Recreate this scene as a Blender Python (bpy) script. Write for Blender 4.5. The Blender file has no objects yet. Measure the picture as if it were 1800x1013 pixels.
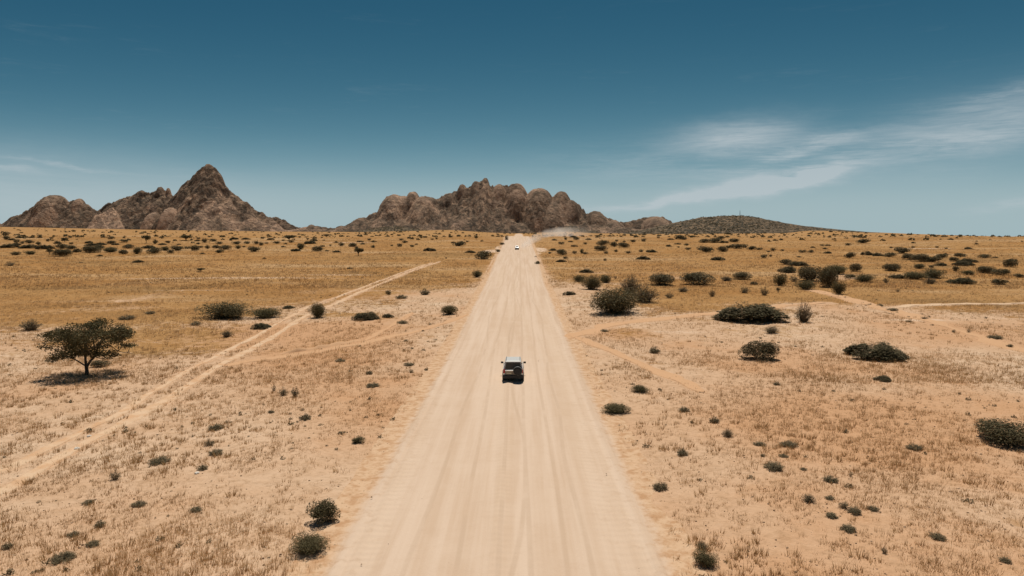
import bpy, bmesh, math
import numpy as np

# ------------------------------------------------------------------ camera, sky, sun, exposure
scene = bpy.context.scene
COL = scene.collection
CAM_H, HORIZON_TAN = 13.2, (506.5 - 412.0) / 1200.0
cam_d = bpy.data.cameras.new('camera')
cam = bpy.data.objects.new('camera', cam_d); COL.objects.link(cam)
cam.location = (0, 0, CAM_H)
cam.rotation_euler = (math.radians(90) - math.atan(HORIZON_TAN), 0, 0)
cam_d.sensor_width = 36.0; cam_d.lens = 24.0
cam_d.clip_start = 0.5; cam_d.clip_end = 60000
scene.camera = cam
SUN_EL, SUN_AZ = math.radians(70), math.radians(6)      # ahead of the camera, a little to the right
world = bpy.data.worlds.new('World'); scene.world = world
world.use_nodes = True
sun_d = bpy.data.lights.new('sun', 'SUN'); sun_d.energy = 4.2; sun_d.angle = math.radians(0.53)
sun_d.color = (1.0, 0.93, 0.83)
sun = bpy.data.objects.new('sun', sun_d); COL.objects.link(sun)
sun.rotation_euler = (math.radians(90) - SUN_EL, 0, math.pi - SUN_AZ)
vs = scene.view_settings
vs.view_transform = 'Standard'; vs.look = 'None'; vs.exposure = 0.0; vs.gamma = 1.0
scene.cycles.volume_bounces = 2; scene.cycles.max_bounces = 6
scene.cycles.volume_step_rate = 2.0

class Nodes:
    """small helper to write node trees as expressions"""
    def __init__(self, tree): self.t = tree; tree.nodes.clear()
    def new(self, kind, **kw):
        n = self.t.nodes.new(kind)
        for k, v in kw.items(): setattr(n, k, v)
        return n
    def put(self, sock, v):
        if isinstance(v, bpy.types.NodeSocket): self.t.links.new(v, sock)
        elif v is not None:
            if hasattr(sock.default_value, '__len__') and not hasattr(v, '__len__'): v = [v] * len(sock.default_value)
            if hasattr(sock.default_value, '__len__') and len(sock.default_value) == 4 and len(v) == 3: v = (*v, 1)
            sock.default_value = v
    def m(self, op, a, b=None, c=None, clamp=False):
        n = self.new('ShaderNodeMath', operation=op, use_clamp=clamp)
        for i, v in enumerate((a, b, c)):
            if v is not None: self.put(n.inputs[i], v)
        return n.outputs[0]
    def vm(self, op, a, b=None):
        n = self.new('ShaderNodeVectorMath', operation=op)
        self.put(n.inputs[0], a)
        if b is not None: self.put(n.inputs[1], b)
        return n.outputs['Value'] if op in ('LENGTH', 'DOT_PRODUCT') else n.outputs[0]
    def mix(self, fac, a, b, blend='MIX'):
        n = self.new('ShaderNodeMix', data_type='RGBA', blend_type=blend)
        self.put(n.inputs[0], fac); self.put(n.inputs[6], a); self.put(n.inputs[7], b)
        return n.outputs[2]
    def noise(self, vec, scale, detail=4, rough=0.55, dist=0.0, dim='3D'):
        n = self.new('ShaderNodeTexNoise', noise_dimensions=dim)
        self.put(n.inputs['Vector'], vec)
        n.inputs['Scale'].default_value = scale; n.inputs['Detail'].default_value = detail
        n.inputs['Roughness'].default_value = rough; n.inputs['Distortion'].default_value = dist
        return n.outputs['Fac']
    def voronoi(self, vec, scale, feature='F1', out='Distance'):
        n = self.new('ShaderNodeTexVoronoi', feature=feature)
        self.put(n.inputs['Vector'], vec); n.inputs['Scale'].default_value = scale
        return n.outputs[out]
    def ramp(self, v, a, b, lo=0.0, hi=1.0):
        n = self.new('ShaderNodeMapRange', interpolation_type='SMOOTHSTEP')
        self.put(n.inputs[0], v); self.put(n.inputs[1], a); self.put(n.inputs[2], b)
        self.put(n.inputs[3], lo); self.put(n.inputs[4], hi)
        return n.outputs[0]
    def scale(self, vec, s):
        n = self.new('ShaderNodeMapping'); self.put(n.inputs['Vector'], vec); n.inputs['Scale'].default_value = s
        return n.outputs[0]
    def attr(self, name, out='Color'):
        n = self.new('ShaderNodeAttribute', attribute_name=name); return n.outputs[out]

def build_world():
    N = Nodes(world.node_tree)
    sky = N.new('ShaderNodeTexSky', sky_type='NISHITA')
    sky.sun_disc = False; sky.sun_elevation = SUN_EL; sky.sun_rotation = SUN_AZ
    sky.altitude = 1100; sky.air_density = 1.0; sky.dust_density = 0.6; sky.ozone_density = 2.0
    d = N.new('ShaderNodeTexCoord').outputs['Generated']
    sep = N.new('ShaderNodeSeparateXYZ'); N.put(sep.inputs[0], d)
    az = N.m('ARCTAN2', sep.outputs[0], sep.outputs[1])
    el = N.m('ARCSINE', sep.outputs[2])
    # per-channel contrast of the clear sky (dry, deep-blue desert air, teal tint)
    s3 = N.new('ShaderNodeSeparateColor'); N.put(s3.inputs[0], sky.outputs[0])
    ch = []
    air = N.m('SMOOTH_MIN', s3.outputs[0], 5.4, 2.0)
    for i, (g, p) in enumerate(SKY_GRADE):
        ch.append(N.m('MULTIPLY', N.m('POWER', air, p), g))
    c3 = N.new('ShaderNodeCombineColor')
    for i in range(3): N.put(c3.inputs[i], ch[i])
    base = c3.outputs[0]
    # thin cirrus: streaks drawn out along the wind, stretched noise on the dome
    comb = N.new('ShaderNodeCombineXYZ'); N.put(comb.inputs[0], az); N.put(comb.inputs[1], el)
    uv = comb.outputs[0]
    wob = N.noise(N.scale(uv, (3, 9, 1)), 2.0, 5, 0.6)
    rot = N.new('ShaderNodeMapping'); N.put(rot.inputs['Vector'], uv)
    rot.inputs['Rotation'].default_value = (0, 0, math.radians(-9)); rot.inputs['Scale'].default_value = (5.0, 40.0, 1)
    streak = N.noise(rot.outputs[0], 1.0, 9, 0.62, 0.6)
    fine = N.noise(N.scale(uv, (22, 210, 1)), 1.0, 8, 0.7, 0.7)
    tex = N.m('ADD', N.m('MULTIPLY', streak, 0.62), N.m('MULTIPLY', fine, 0.38))
    band = N.m('MULTIPLY', N.ramp(el, 0.0, 0.05), N.ramp(el, 0.42, 0.12))
    cover = N.m('MULTIPLY', N.m('MULTIPLY', N.ramp(tex, 0.54, 0.80), 0.12), band)
    def wisp(px, py, a_px, b_px, tilt, amp, lo=0.36, hi=0.66):
        a0 = math.atan((px - 900) / 1200); e0 = math.atan((412 - py) / 1200 * math.cos(a0))
        c, s = math.cos(tilt), math.sin(tilt)
        du = N.m('SUBTRACT', az, a0); dv = N.m('SUBTRACT', el, e0)
        dv = N.m('ADD', dv, N.m('MULTIPLY', N.m('SUBTRACT', wob, 0.5), 0.045))
        u = N.m('DIVIDE', N.m('ADD', N.m('MULTIPLY', du, c), N.m('MULTIPLY', dv, s)), a_px / 1200)
        v = N.m('DIVIDE', N.m('SUBTRACT', N.m('MULTIPLY', dv, c), N.m('MULTIPLY', du, s)), b_px / 1200)
        r = N.m('ADD', N.m('MULTIPLY', u, u), N.m('MULTIPLY', v, v))
        g = N.m('POWER', 2.718, N.m('MULTIPLY', r, -1.0))
        return N.m('MULTIPLY', N.m('MULTIPLY', g, N.ramp(tex, lo, hi)), amp)
    for w in CIRRUS: cover = N.m('ADD', cover, wisp(*w))
    cover = N.m('MINIMUM', cover, 0.75)
    col = N.mix(cover, base, CLOUD_COLOR)
    bg = N.new('ShaderNodeBackground'); N.put(bg.inputs[0], col); bg.inputs[1].default_value = SKY_STRENGTH
    out = N.new('ShaderNodeOutputWorld'); N.t.links.new(bg.outputs[0], out.inputs[0])

SKY_STRENGTH = 0.10
SKY_GRADE = ((0.0312, 2.81), (0.326, 1.58), (0.80, 1.08))     # gain, power for r, g, b
CLOUD_COLOR = (4.9, 5.5, 5.8)
CIRRUS = [  # place on the dome, half length, half height, tilt, strength
    (1330, 326, 115, 14, 0.17, 1.7, 0.2, 0.66), (1400, 313, 65, 13, 0.10, 1.3, 0.2, 0.66), (1170, 356, 130, 7, 0.10, 1.0, 0.15, 0.6),
    (1290, 245, 95, 26, 0.02, 0.8, 0.15, 0.66), (1400, 268, 80, 9, 0.25, 0.75, 0.3, 0.66), (1560, 262, 260, 22, 0.10, 0.36),
    (1740, 225, 190, 46, 0.18, 0.48, 0.1, 0.7), (1780, 160, 90, 14, 0.25, 0.35), (1790, 358, 60, 8, 0.12, 0.5),
    (1180, 290, 220, 34, 0.02, 0.22), (5, 301, 45, 4, -0.02, 0.6, 0.3, 0.65), (120, 292, 70, 3, -0.05, 0.4, 0.3, 0.65), (20, 345, 330, 60, 0, 0.40, 0.0, 0.6)]
build_world()

# --- terrain maths
def _hash(ix, iy, seed):
    h = (ix.astype(np.int64) * 374761393 + iy.astype(np.int64) * 668265263 + seed * 1446647) & 0xFFFFFFFF
    h = ((h ^ (h >> 13)) * 1274126177) & 0xFFFFFFFF
    h = h ^ (h >> 16)
    return h / 4294967296.0
def vnoise(x, y, seed=0):
    x = np.asarray(x, float); y = np.asarray(y, float)
    ix = np.floor(x); iy = np.floor(y); fx = x - ix; fy = y - iy
    ux = fx * fx * fx * (fx * (fx * 6 - 15) + 10); uy = fy * fy * fy * (fy * (fy * 6 - 15) + 10)
    a = _hash(ix, iy, seed); b = _hash(ix + 1, iy, seed); c = _hash(ix, iy + 1, seed); d = _hash(ix + 1, iy + 1, seed)
    return (a + (b - a) * ux) * (1 - uy) + (c + (d - c) * ux) * uy - 0.5      # -0.5 .. 0.5
def fbm(x, y, seed=0, octaves=4, gain=0.5):
    s = 0; amp = 1.0; f = 1.0
    for o in range(octaves):
        s = s + amp * vnoise(x * f + 17.3 * o, y * f - 9.1 * o, seed + o); amp *= gain; f *= 2.03
    return s
def sstep(a, b, v):
    t = np.clip((v - a) / (b - a), 0, 1); return t * t * (3 - 2 * t)
PROF_Y = np.array([-3000, 0, 60, 107, 156, 211, 250, 325, 380, 459])
PROF_Z = np.array([0, 0, 0.0, 0.35, 1.35, 2.5, 3.5, 5.6, 7.7, 11.55])
SKY_PX = np.array([-900, 0, 150, 300, 500, 640, 700, 790, 860, 905, 960, 1000, 1050, 1200, 1380, 1420, 1460, 1500, 1600, 1700, 1800, 2200, 3200])
SKY_PY = np.array([398, 399, 402, 405, 407.5, 408, 406.5, 404.5, 409, 410.5, 409, 407, 410.5, 410.5, 408.5, 403.5, 404, 407, 411.3, 414.5, 417, 419, 419.])
def road_x(y): return -0.9 + 0.0104 * np.asarray(y, float)
def terrain_base(x, y):
    x = np.asarray(x, float); y = np.asarray(y, float)
    near = np.interp(y, PROF_Y, PROF_Z)
    # soften the broken profile
    for k in (-30, -15, 15, 30): near = near + np.interp(y + k, PROF_Y, PROF_Z)
    near = near / 5
    yy = np.maximum(y, 459.0)
    px = 900 + 1200 * x / np.maximum(y, 1.0)
    sky = np.interp(px, SKY_PX, SKY_PY)
    s = sstep(0, 1, np.log(yy / 459.0) / math.log(4000 / 459.0))
    yl = 416.2 + (sky - 416.2) * s + sstep(4000, 7000, yy) * 7
    far = 13.2 + (412 - yl) / 1200.0 * yy
    gap = np.exp(-((px - 912) / 26.0) ** 2) * sstep(470, 600, y) * sstep(1650, 1000, y)
    far = far - 5.0 * gap
    t = sstep(440, 500, y)
    return near * (1 - t) + far * t
def terrain_z(x, y):
    x = np.asarray(x, float); y = np.asarray(y, float)
    z = terrain_base(x, y)
    dr = np.abs(x - road_x(y))
    off = sstep(6.0, 14.0, dr)
    und = 0.55 * fbm(x / 34, y / 34, 5, 2) + 0.12 * fbm(x / 9.5, y / 9.5, 9, 2)
    r = np.sqrt(x * x + y * y)
    big = 1.6 * fbm(x / 150, y / 150, 21, 2) * sstep(120, 420, r)
    return z + off * (und * (1 - 0.3 * sstep(200, 900, r)) + big * sstep(8, 60, dr) * sstep(900, 600, y))
# --- end terrain maths

# <<TABLES
SHRUBS = [
(-493.98,667.87,6.11,4.06,'D','first rounded dark bush, back row, below the left shoulder of the peaked mountain'),
(-313.32,424.37,3.88,2.57,'D','second rounded dark bush, back row, below the left shoulder of the peaked mountain'),
(-307.98,421.64,4.61,1.01,'F','first low flat dark thicket, back row, below the left shoulder of the peaked mountain'),
(-318.50,442.56,4.52,1.28,'F','second low flat dark thicket, back row, below the left shoulder of the peaked mountain'),
(-314.23,447.64,3.59,0.97,'F','third low flat dark thicket, back row, below the left shoulder of the peaked mountain'),
(-308.82,447.75,3.27,1.30,'F','fourth low flat dark thicket, back row, below the left shoulder of the peaked mountain'),
(-292.13,434.18,2.32,0.99,'D','fourth rounded dark bush, back row, below the left shoulder of the peaked mountain'),
(-274.13,404.40,2.47,1.53,'D','third rounded dark bush, back row, below the left shoulder of the peaked mountain'),
(-260.70,398.88,2.97,2.58,'T','little bare-trunked thorn tree, middle row, below the left shoulder of the peaked mountain'),
(-287.55,445.54,2.38,1.35,'D','first rounded dark bush, back row, below the middle ridge of the peaked mountain'),
(-283.68,391.79,2.99,2.07,'D','first rounded dark bush, middle row, below the left shoulder of the peaked mountain'),
(-274.06,382.65,2.34,1.44,'D','second rounded dark bush, middle row, below the left shoulder of the peaked mountain'),
(-275.03,389.72,4.45,1.75,'D','third rounded dark bush, middle row, below the left shoulder of the peaked mountain'),
(-258.87,373.74,2.93,2.25,'G','loose leafy bush, middle row, below the left shoulder of the peaked mountain'),
(-255.14,383.61,4.47,1.36,'F','fifth low flat dark thicket, middle row, below the left shoulder of the peaked mountain'),
(-259.74,353.45,7.70,1.70,'F','first low flat dark thicket, middle row, below the left shoulder of the peaked mountain'),
(-268.45,370.32,4.32,1.31,'F','second low flat dark thicket, middle row, below the left shoulder of the peaked mountain'),
(-247.02,349.87,7.63,1.69,'F','third low flat dark thicket, middle row, below the left shoulder of the peaked mountain'),
(-233.71,341.78,7.45,1.90,'F','fourth low flat dark thicket, middle row, below the left shoulder of the peaked mountain'),
(-226.92,345.03,5.78,2.20,'D','fourth rounded dark bush, middle row, below the left shoulder of the peaked mountain'),
(-217.88,338.58,4.64,1.76,'D','first rounded dark bush, middle row, below the middle ridge of the peaked mountain'),
(-244.04,378.92,2.31,1.14,'D','second rounded dark bush, middle row, below the middle ridge of the peaked mountain'),
(-241.22,389.78,4.26,1.11,'F','first low flat dark thicket, middle row, below the middle ridge of the peaked mountain'),
(-225.37,374.59,5.46,1.32,'F','third low flat dark thicket, middle row, below the middle ridge of the peaked mountain'),
(-226.61,368.70,5.90,1.30,'F','second low flat dark thicket, middle row, below the middle ridge of the peaked mountain'),
(-226.93,387.48,4.43,1.68,'D','fourth rounded dark bush, middle row, below the middle ridge of the peaked mountain'),
(-226.04,398.32,4.25,1.62,'D','fifth rounded dark bush, middle row, below the middle ridge of the peaked mountain'),
(-269.33,451.36,3.62,0.98,'F','low flat dark thicket, back row, below the middle ridge of the peaked mountain'),
(-253.60,433.03,4.29,1.63,'D','second rounded dark bush, back row, below the middle ridge of the peaked mountain'),
(-252.10,444.70,1.70,1.01,'D','third rounded dark bush, back row, below the middle ridge of the peaked mountain'),
(-211.77,396.03,4.06,4.40,'T','little bare-trunked thorn tree, middle row, below the middle ridge of the peaked mountain'),
(-202.68,388.51,3.05,2.68,'G','loose leafy bush, middle row, below the middle ridge of the peaked mountain'),
(-225.22,440.69,2.35,1.67,'D','fourth rounded dark bush, back row, below the middle ridge of the peaked mountain'),
(-191.29,374.15,4.09,0.90,'F','seventh low flat dark thicket, middle row, below the middle ridge of the peaked mountain'),
(-201.03,399.42,3.35,1.27,'D','first rounded dark bush, middle row, below the sharp peak'),
(-192.29,311.43,7.57,2.88,'D','first rounded dark bush, front row, below the middle ridge of the peaked mountain'),
(-200.38,314.69,3.67,1.55,'F','first low flat dark thicket, front row, below the middle ridge of the peaked mountain'),
(-204.09,338.97,4.65,1.77,'D','third rounded dark bush, middle row, below the middle ridge of the peaked mountain'),
(-183.82,313.37,6.80,2.62,'G','first loose leafy bush, front row, below the middle ridge of the peaked mountain'),
(-217.85,375.58,4.11,0.90,'F','fourth low flat dark thicket, middle row, below the middle ridge of the peaked mountain'),
(-194.18,345.76,4.48,1.70,'D','sixth rounded dark bush, middle row, below the middle ridge of the peaked mountain'),
(-207.57,370.62,2.71,0.79,'F','fifth low flat dark thicket, middle row, below the middle ridge of the peaked mountain'),
(-162.89,296.77,3.62,3.30,'G','second loose leafy bush, front row, below the middle ridge of the peaked mountain'),
(-168.73,295.95,4.06,1.74,'D','second rounded dark bush, front row, below the middle ridge of the peaked mountain'),
(-184.92,347.73,6.07,1.34,'F','sixth low flat dark thicket, middle row, below the middle ridge of the peaked mountain'),
(-156.74,299.15,5.01,2.43,'D','third rounded dark bush, front row, below the middle ridge of the peaked mountain'),
(-166.22,327.27,4.27,2.22,'G','third loose leafy bush, front row, below the middle ridge of the peaked mountain'),
(-147.60,295.91,2.71,1.77,'D','first rounded dark bush, front row, below the sharp peak'),
(-212.49,292.80,4.33,1.71,'G','first loose leafy bush, front row, below the left shoulder of the peaked mountain'),
(-210.56,298.78,4.68,1.78,'G','second loose leafy bush, front row, below the left shoulder of the peaked mountain'),
(-204.01,301.37,2.53,2.21,'T','little bare-trunked thorn tree, front row, below the left shoulder of the peaked mountain'),
(-184.94,281.06,7.04,2.68,'D','rounded dark bush, front row, below the left shoulder of the peaked mountain'),
(-169.27,280.56,2.87,0.63,'F','second low flat dark thicket, front row, below the middle ridge of the peaked mountain'),
(-203.44,427.07,7.16,3.15,'T','little bare-trunked thorn tree, back row, below the sharp peak'),
(-202.18,441.44,2.36,1.34,'D','first rounded dark bush, back row, below the sharp peak'),
(-182.32,407.42,4.04,2.46,'D','fifth rounded dark bush, middle row, below the sharp peak'),
(-183.03,419.16,4.15,1.58,'D','second rounded dark bush, back row, below the sharp peak'),
(-193.81,421.30,3.69,0.90,'F','low flat dark thicket, back row, below the sharp peak'),
(-175.17,382.35,2.34,1.15,'D','third rounded dark bush, middle row, below the sharp peak'),
(-163.50,382.93,3.50,1.72,'D','eighth rounded dark bush, middle row, below the sharp peak'),
(-181.87,373.26,2.18,0.66,'F','low flat dark thicket, middle row, below the sharp peak'),
(-159.60,325.43,5.94,2.26,'D','second rounded dark bush, front row, below the sharp peak'),
(-149.29,322.15,3.69,2.41,'D','third rounded dark bush, front row, below the sharp peak'),
(-161.10,339.34,2.59,1.27,'D','second rounded dark bush, middle row, below the sharp peak'),
(-159.14,349.76,2.14,1.05,'D','fourth rounded dark bush, middle row, below the sharp peak'),
(-149.72,336.57,2.57,1.77,'D','sixth rounded dark bush, middle row, below the sharp peak'),
(-148.15,342.44,3.92,1.52,'D','seventh rounded dark bush, middle row, below the sharp peak'),
(-139.13,331.42,4.80,1.96,'D','ninth rounded dark bush, middle row, below the sharp peak'),
(-153.56,382.20,4.37,1.71,'D','first rounded dark bush, middle row, below the falling right slope of the peak'),
(-151.03,389.27,3.56,1.46,'D','third rounded dark bush, middle row, below the falling right slope of the peak'),
(-177.73,438.34,5.75,1.26,'F','first low flat dark thicket, back row, below the falling right slope of the peak'),
(-170.51,438.22,5.11,1.12,'F','second low flat dark thicket, back row, below the falling right slope of the peak'),
(-143.42,381.77,3.20,2.01,'D','fourth rounded dark bush, middle row, below the falling right slope of the peak'),
(-134.36,366.43,2.87,2.21,'G','second loose leafy bush, middle row, below the falling right slope of the peak'),
(-163.25,449.49,3.09,1.36,'D','first rounded dark bush, back row, below the falling right slope of the peak'),
(-154.44,437.78,4.79,1.05,'F','third low flat dark thicket, back row, below the falling right slope of the peak'),
(-132.40,384.11,4.10,1.56,'D','sixth rounded dark bush, middle row, below the falling right slope of the peak'),
(-138.60,386.50,2.07,0.87,'D','fifth rounded dark bush, middle row, below the falling right slope of the peak'),
(-133.78,333.84,2.91,2.29,'G','first loose leafy bush, middle row, below the falling right slope of the peak'),
(-137.97,352.74,1.89,0.79,'D','second rounded dark bush, middle row, below the falling right slope of the peak'),
(-116.91,309.04,4.94,2.28,'D','rounded dark bush, front row, below the falling right slope of the peak'),
(-128.00,298.57,3.42,1.30,'D','fourth rounded dark bush, front row, below the sharp peak'),
(-131.06,289.15,2.53,0.59,'F','low flat dark thicket, front row, below the sharp peak'),
(-115.70,345.94,2.53,0.73,'F','first low flat dark thicket, middle row, below the falling right slope of the peak'),
(-139.42,427.82,7.97,3.15,'T','little bare-trunked thorn tree, back row, below the falling right slope of the peak'),
(-127.32,394.65,3.01,1.49,'D','seventh rounded dark bush, middle row, below the falling right slope of the peak'),
(-139.08,416.90,2.23,0.94,'D','second rounded dark bush, back row, below the falling right slope of the peak'),
(-125.08,377.68,2.21,0.67,'F','second low flat dark thicket, middle row, below the falling right slope of the peak'),
(-150.17,482.73,2.58,1.10,'D','first rounded dark bush, back row, below the gap between the mountains'),
(-131.75,440.82,1.68,1.34,'D','second rounded dark bush, back row, below the gap between the mountains'),
(-126.39,435.84,4.13,0.91,'F','low flat dark thicket, back row, below the gap between the mountains'),
(-113.04,381.98,6.67,1.47,'F','first low flat dark thicket, middle row, below the gap between the mountains'),
(-100.83,326.10,3.69,3.36,'G','loose leafy bush, middle row, below the gap between the mountains'),
(-99.61,314.06,4.58,1.01,'F','low flat dark thicket, front row, below the falling right slope of the peak'),
(-90.22,316.66,4.58,2.11,'D','rounded dark bush, front row, below the gap between the mountains'),
(-85.65,316.27,1.85,0.55,'F','first low flat dark thicket, front row, below the gap between the mountains'),
(-79.24,308.29,3.60,0.79,'F','second low flat dark thicket, front row, below the gap between the mountains'),
(-90.09,359.76,3.29,1.89,'D','second rounded dark bush, middle row, below the gap between the mountains'),
(-97.34,351.21,2.56,0.74,'F','second low flat dark thicket, middle row, below the gap between the mountains'),
(-95.91,360.76,1.38,0.81,'D','first rounded dark bush, middle row, below the gap between the mountains'),
(-164.95,608.66,4.64,2.31,'D','third rounded dark bush, back row, below the gap between the mountains'),
(-101.12,393.26,2.87,0.84,'F','third low flat dark thicket, middle row, below the gap between the mountains'),
(-89.72,429.18,2.62,1.30,'D','fourth rounded dark bush, back row, below the gap between the mountains'),
(-68.95,426.21,2.60,1.29,'D','first rounded dark bush, back row, below the domed mountain'),
(-89.94,405.04,4.13,0.91,'F','fourth low flat dark thicket, middle row, below the gap between the mountains'),
(-81.97,405.47,4.14,0.91,'F','first low flat dark thicket, middle row, below the domed mountain'),
(-61.45,390.16,3.57,1.36,'D','fourth rounded dark bush, middle row, below the domed mountain'),
(-82.58,356.14,4.61,1.75,'D','third rounded dark bush, middle row, below the gap between the mountains'),
(-77.20,339.33,2.07,1.01,'D','fourth rounded dark bush, middle row, below the gap between the mountains'),
(-81.47,373.38,2.73,0.80,'F','fifth low flat dark thicket, middle row, below the gap between the mountains'),
(-70.25,345.46,2.37,1.29,'D','first rounded dark bush, middle row, below the domed mountain'),
(-63.26,360.97,1.65,0.81,'D','second rounded dark bush, middle row, below the domed mountain'),
(-58.35,357.07,3.00,1.61,'D','third rounded dark bush, middle row, below the domed mountain'),
(-52.06,356.31,2.18,1.07,'D','fifth rounded dark bush, middle row, below the domed mountain'),
(-52.34,375.14,1.72,0.85,'D','sixth rounded dark bush, middle row, below the domed mountain'),
(-37.65,314.11,6.17,1.36,'F','low flat dark thicket, front row, below the domed mountain'),
(-28.37,368.78,5.89,2.24,'D','seventh rounded dark bush, middle row, below the domed mountain'),
(-33.44,391.34,2.86,0.84,'F','second low flat dark thicket, middle row, below the domed mountain'),
(-28.81,394.90,3.46,0.84,'F','third low flat dark thicket, middle row, below the domed mountain'),
(-25.78,398.13,1.82,0.90,'D','eighth rounded dark bush, middle row, below the domed mountain'),
(-21.92,418.55,1.95,2.33,'T','little bare-trunked thorn tree, back row, below the domed mountain'),
(-49.32,424.37,1.62,0.97,'D','third rounded dark bush, back row, below the domed mountain'),
(-47.62,431.32,1.65,1.31,'D','fourth rounded dark bush, back row, below the domed mountain'),
(-60.53,455.77,1.74,1.04,'D','second rounded dark bush, back row, below the domed mountain'),
(-63.26,281.34,3.67,3.09,'T','small umbrella thorn tree with thin trunk standing alone on the golden plain'),
(-10.93,259.13,5.13,2.86,'D','large round dark bush close to the pale left edge of the far gravel road'),
(-18.49,301.58,4.40,0.97,'F','flat dark thicket just behind the large round bush left of the far road'),
(-9.33,181.22,2.84,1.96,'G','dark leafy bush beside the left road edge below the large round bush'),
(-3.45,415.90,1.91,2.53,'D','dark bush touching the left edge of the road at its crest'),
(-5.56,372.05,2.84,1.25,'D','dark bush in the pale pull-out left of the far road'),
(-6.42,309.16,2.36,1.15,'D','round bush at the lower end of the pale pull-out left of the far road'),
(-162.72,221.45,4.11,1.75,'S','scraggy bush standing apart on the golden plain by the left picture edge'),
(-148.59,235.55,1.97,0.83,'S','tiny scraggy shrub alone in the golden grass beyond the acacia tree'),
(-130.85,239.08,3.49,0.79,'F','flat dark thicket alone in the golden grass in front of the far left scrub'),
(-90.31,197.51,2.21,1.04,'T','low flat-topped thorn tree alone on the golden plain beside a pale streak'),
(-96.00,264.84,1.55,0.45,'F','tiny flat dark shrub alone in golden grass just in front of the left scrub band'),
(-50.56,212.55,1.71,0.42,'F','low flat shrub in golden grass beyond the upper end of the two-rut track'),
(-25.16,260.63,0.80,0.48,'D','very small dark shrub in open golden grass left of the far road'),
(-64.85,91.26,3.39,1.79,'S','grey twiggy bush to the left of the acacia tree'),
(-41.38,67.89,1.46,0.59,'D','small dark bush growing at the foot of the acacia tree'),
(-44.50,105.01,6.96,2.64,'G','broad green feathery bush on the plain right of the acacia tree'),
(-45.40,97.18,1.78,0.95,'L','small pale scrub clump at the left foot of the broad green feathery bush'),
(-38.54,105.96,4.41,1.68,'G','dark bush with a pointed top right of the broad green feathery bush'),
(-35.13,94.92,2.64,0.64,'F','low dark mat just in front of the bush with a pointed top'),
(-36.83,87.43,1.96,1.24,'S','thin twiggy bush in front of the broad green feathery bush'),
(-30.30,105.55,2.49,2.43,'G','upright dark bush standing on the two-rut track'),
(-38.34,116.48,1.88,0.41,'F','small flat shrub between the pointed bush and the two-rut track'),
(-57.96,102.12,2.80,1.06,'L','pale grey-green scrub clump just beyond the acacia crown'),
(-57.70,108.15,1.79,0.78,'L','sparse little scrub clump behind the acacia, farther right'),
(-22.48,103.26,3.91,0.86,'F','long flat dark thicket on orange soil between track and road'),
(-19.18,104.98,1.70,0.51,'F','short flat dark thicket right beside the long flat one on orange soil'),
(-16.15,99.37,2.00,0.76,'L','low grey scrub clump just right of the two flat thickets'),
(-24.74,136.01,1.04,0.89,'D','small round dark shrub beyond the flat thickets on orange soil'),
(-21.09,130.11,2.62,1.18,'L','grey scrub clump beyond the short flat thicket, beside a round shrub'),
(-17.43,136.14,2.37,1.76,'L','loose scrub clump midway between the two-rut track and the road'),
(-9.98,109.05,2.57,1.56,'G','dark leafy bush on the sandy verge left of the road, beyond the silver car'),
(-17.97,70.80,1.30,0.50,'L','low grey scrub clump at the lower side of the furrow left of the road'),
(-12.11,58.71,1.41,0.54,'L','compact dark low shrub on pale sand left of the silver car'),
(-10.35,67.86,1.31,0.50,'L','fourth low grey-green scrub clump on pale sand beside the silver car, left, counting from near'),
(-13.57,64.05,0.83,0.51,'L','first low grey-green scrub clump on pale sand beside the silver car, left, counting from near'),
(-9.57,64.23,0.59,0.48,'L','second low grey-green scrub clump on pale sand beside the silver car, left, counting from near'),
(-13.06,83.29,0.77,0.40,'L','fifth low grey-green scrub clump on pale sand beside the silver car, left, counting from near'),
(-8.28,65.15,0.48,0.50,'L','third low grey-green scrub clump on pale sand beside the silver car, left, counting from near'),
(-9.78,42.24,0.86,0.40,'G','small dark spiky shrub on the left verge halfway between silver car and camera'),
(-8.58,30.40,1.19,0.93,'D','tall round dark bush at the left road edge, second from the camera'),
(-8.46,27.46,1.49,0.69,'G','wide dark bush at the left road edge, closest to the camera'),
(-18.30,26.85,1.11,0.42,'L','widest grey scrub clump in the bottom left corner'),
(-19.37,29.17,0.60,0.33,'L','third low grey-green scrub clump left of the near road, counting from the bottom edge'),
(-18.77,30.15,0.57,0.42,'L','fourth low grey-green scrub clump left of the near road, counting from the bottom edge'),
(-17.88,28.20,0.69,0.29,'L','second low grey-green scrub clump left of the near road, counting from the bottom edge'),
(-21.41,28.03,0.53,0.39,'L','first low grey-green scrub clump left of the near road, counting from the bottom edge'),
(-18.30,32.51,0.82,0.31,'L','sixth low grey-green scrub clump left of the near road, counting from the bottom edge'),
(-21.00,32.85,0.68,0.31,'L','seventh low grey-green scrub clump left of the near road, counting from the bottom edge'),
(-15.11,31.74,0.68,0.29,'L','fifth low grey-green scrub clump left of the near road, counting from the bottom edge'),
(-20.47,38.80,1.37,0.52,'L','ninth low grey-green scrub clump left of the near road, counting from the bottom edge'),
(-17.41,37.45,0.70,0.46,'L','eighth low grey-green scrub clump left of the near road, counting from the bottom edge'),
(-17.77,40.16,1.04,0.48,'L','tenth low grey-green scrub clump left of the near road, counting from the bottom edge'),
(-19.00,42.00,0.87,0.51,'S','second sparse grey twiggy shrub left of the near road, counting from the bottom edge'),
(-20.28,45.80,1.27,0.48,'L','eleventh low grey-green scrub clump left of the near road, counting from the bottom edge'),
(-21.53,36.11,0.69,0.67,'S','first sparse grey twiggy shrub left of the near road, counting from the bottom edge'),
(-14.78,47.91,0.98,0.68,'L','twelfth low grey-green scrub clump left of the near road, counting from the bottom edge'),
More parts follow.
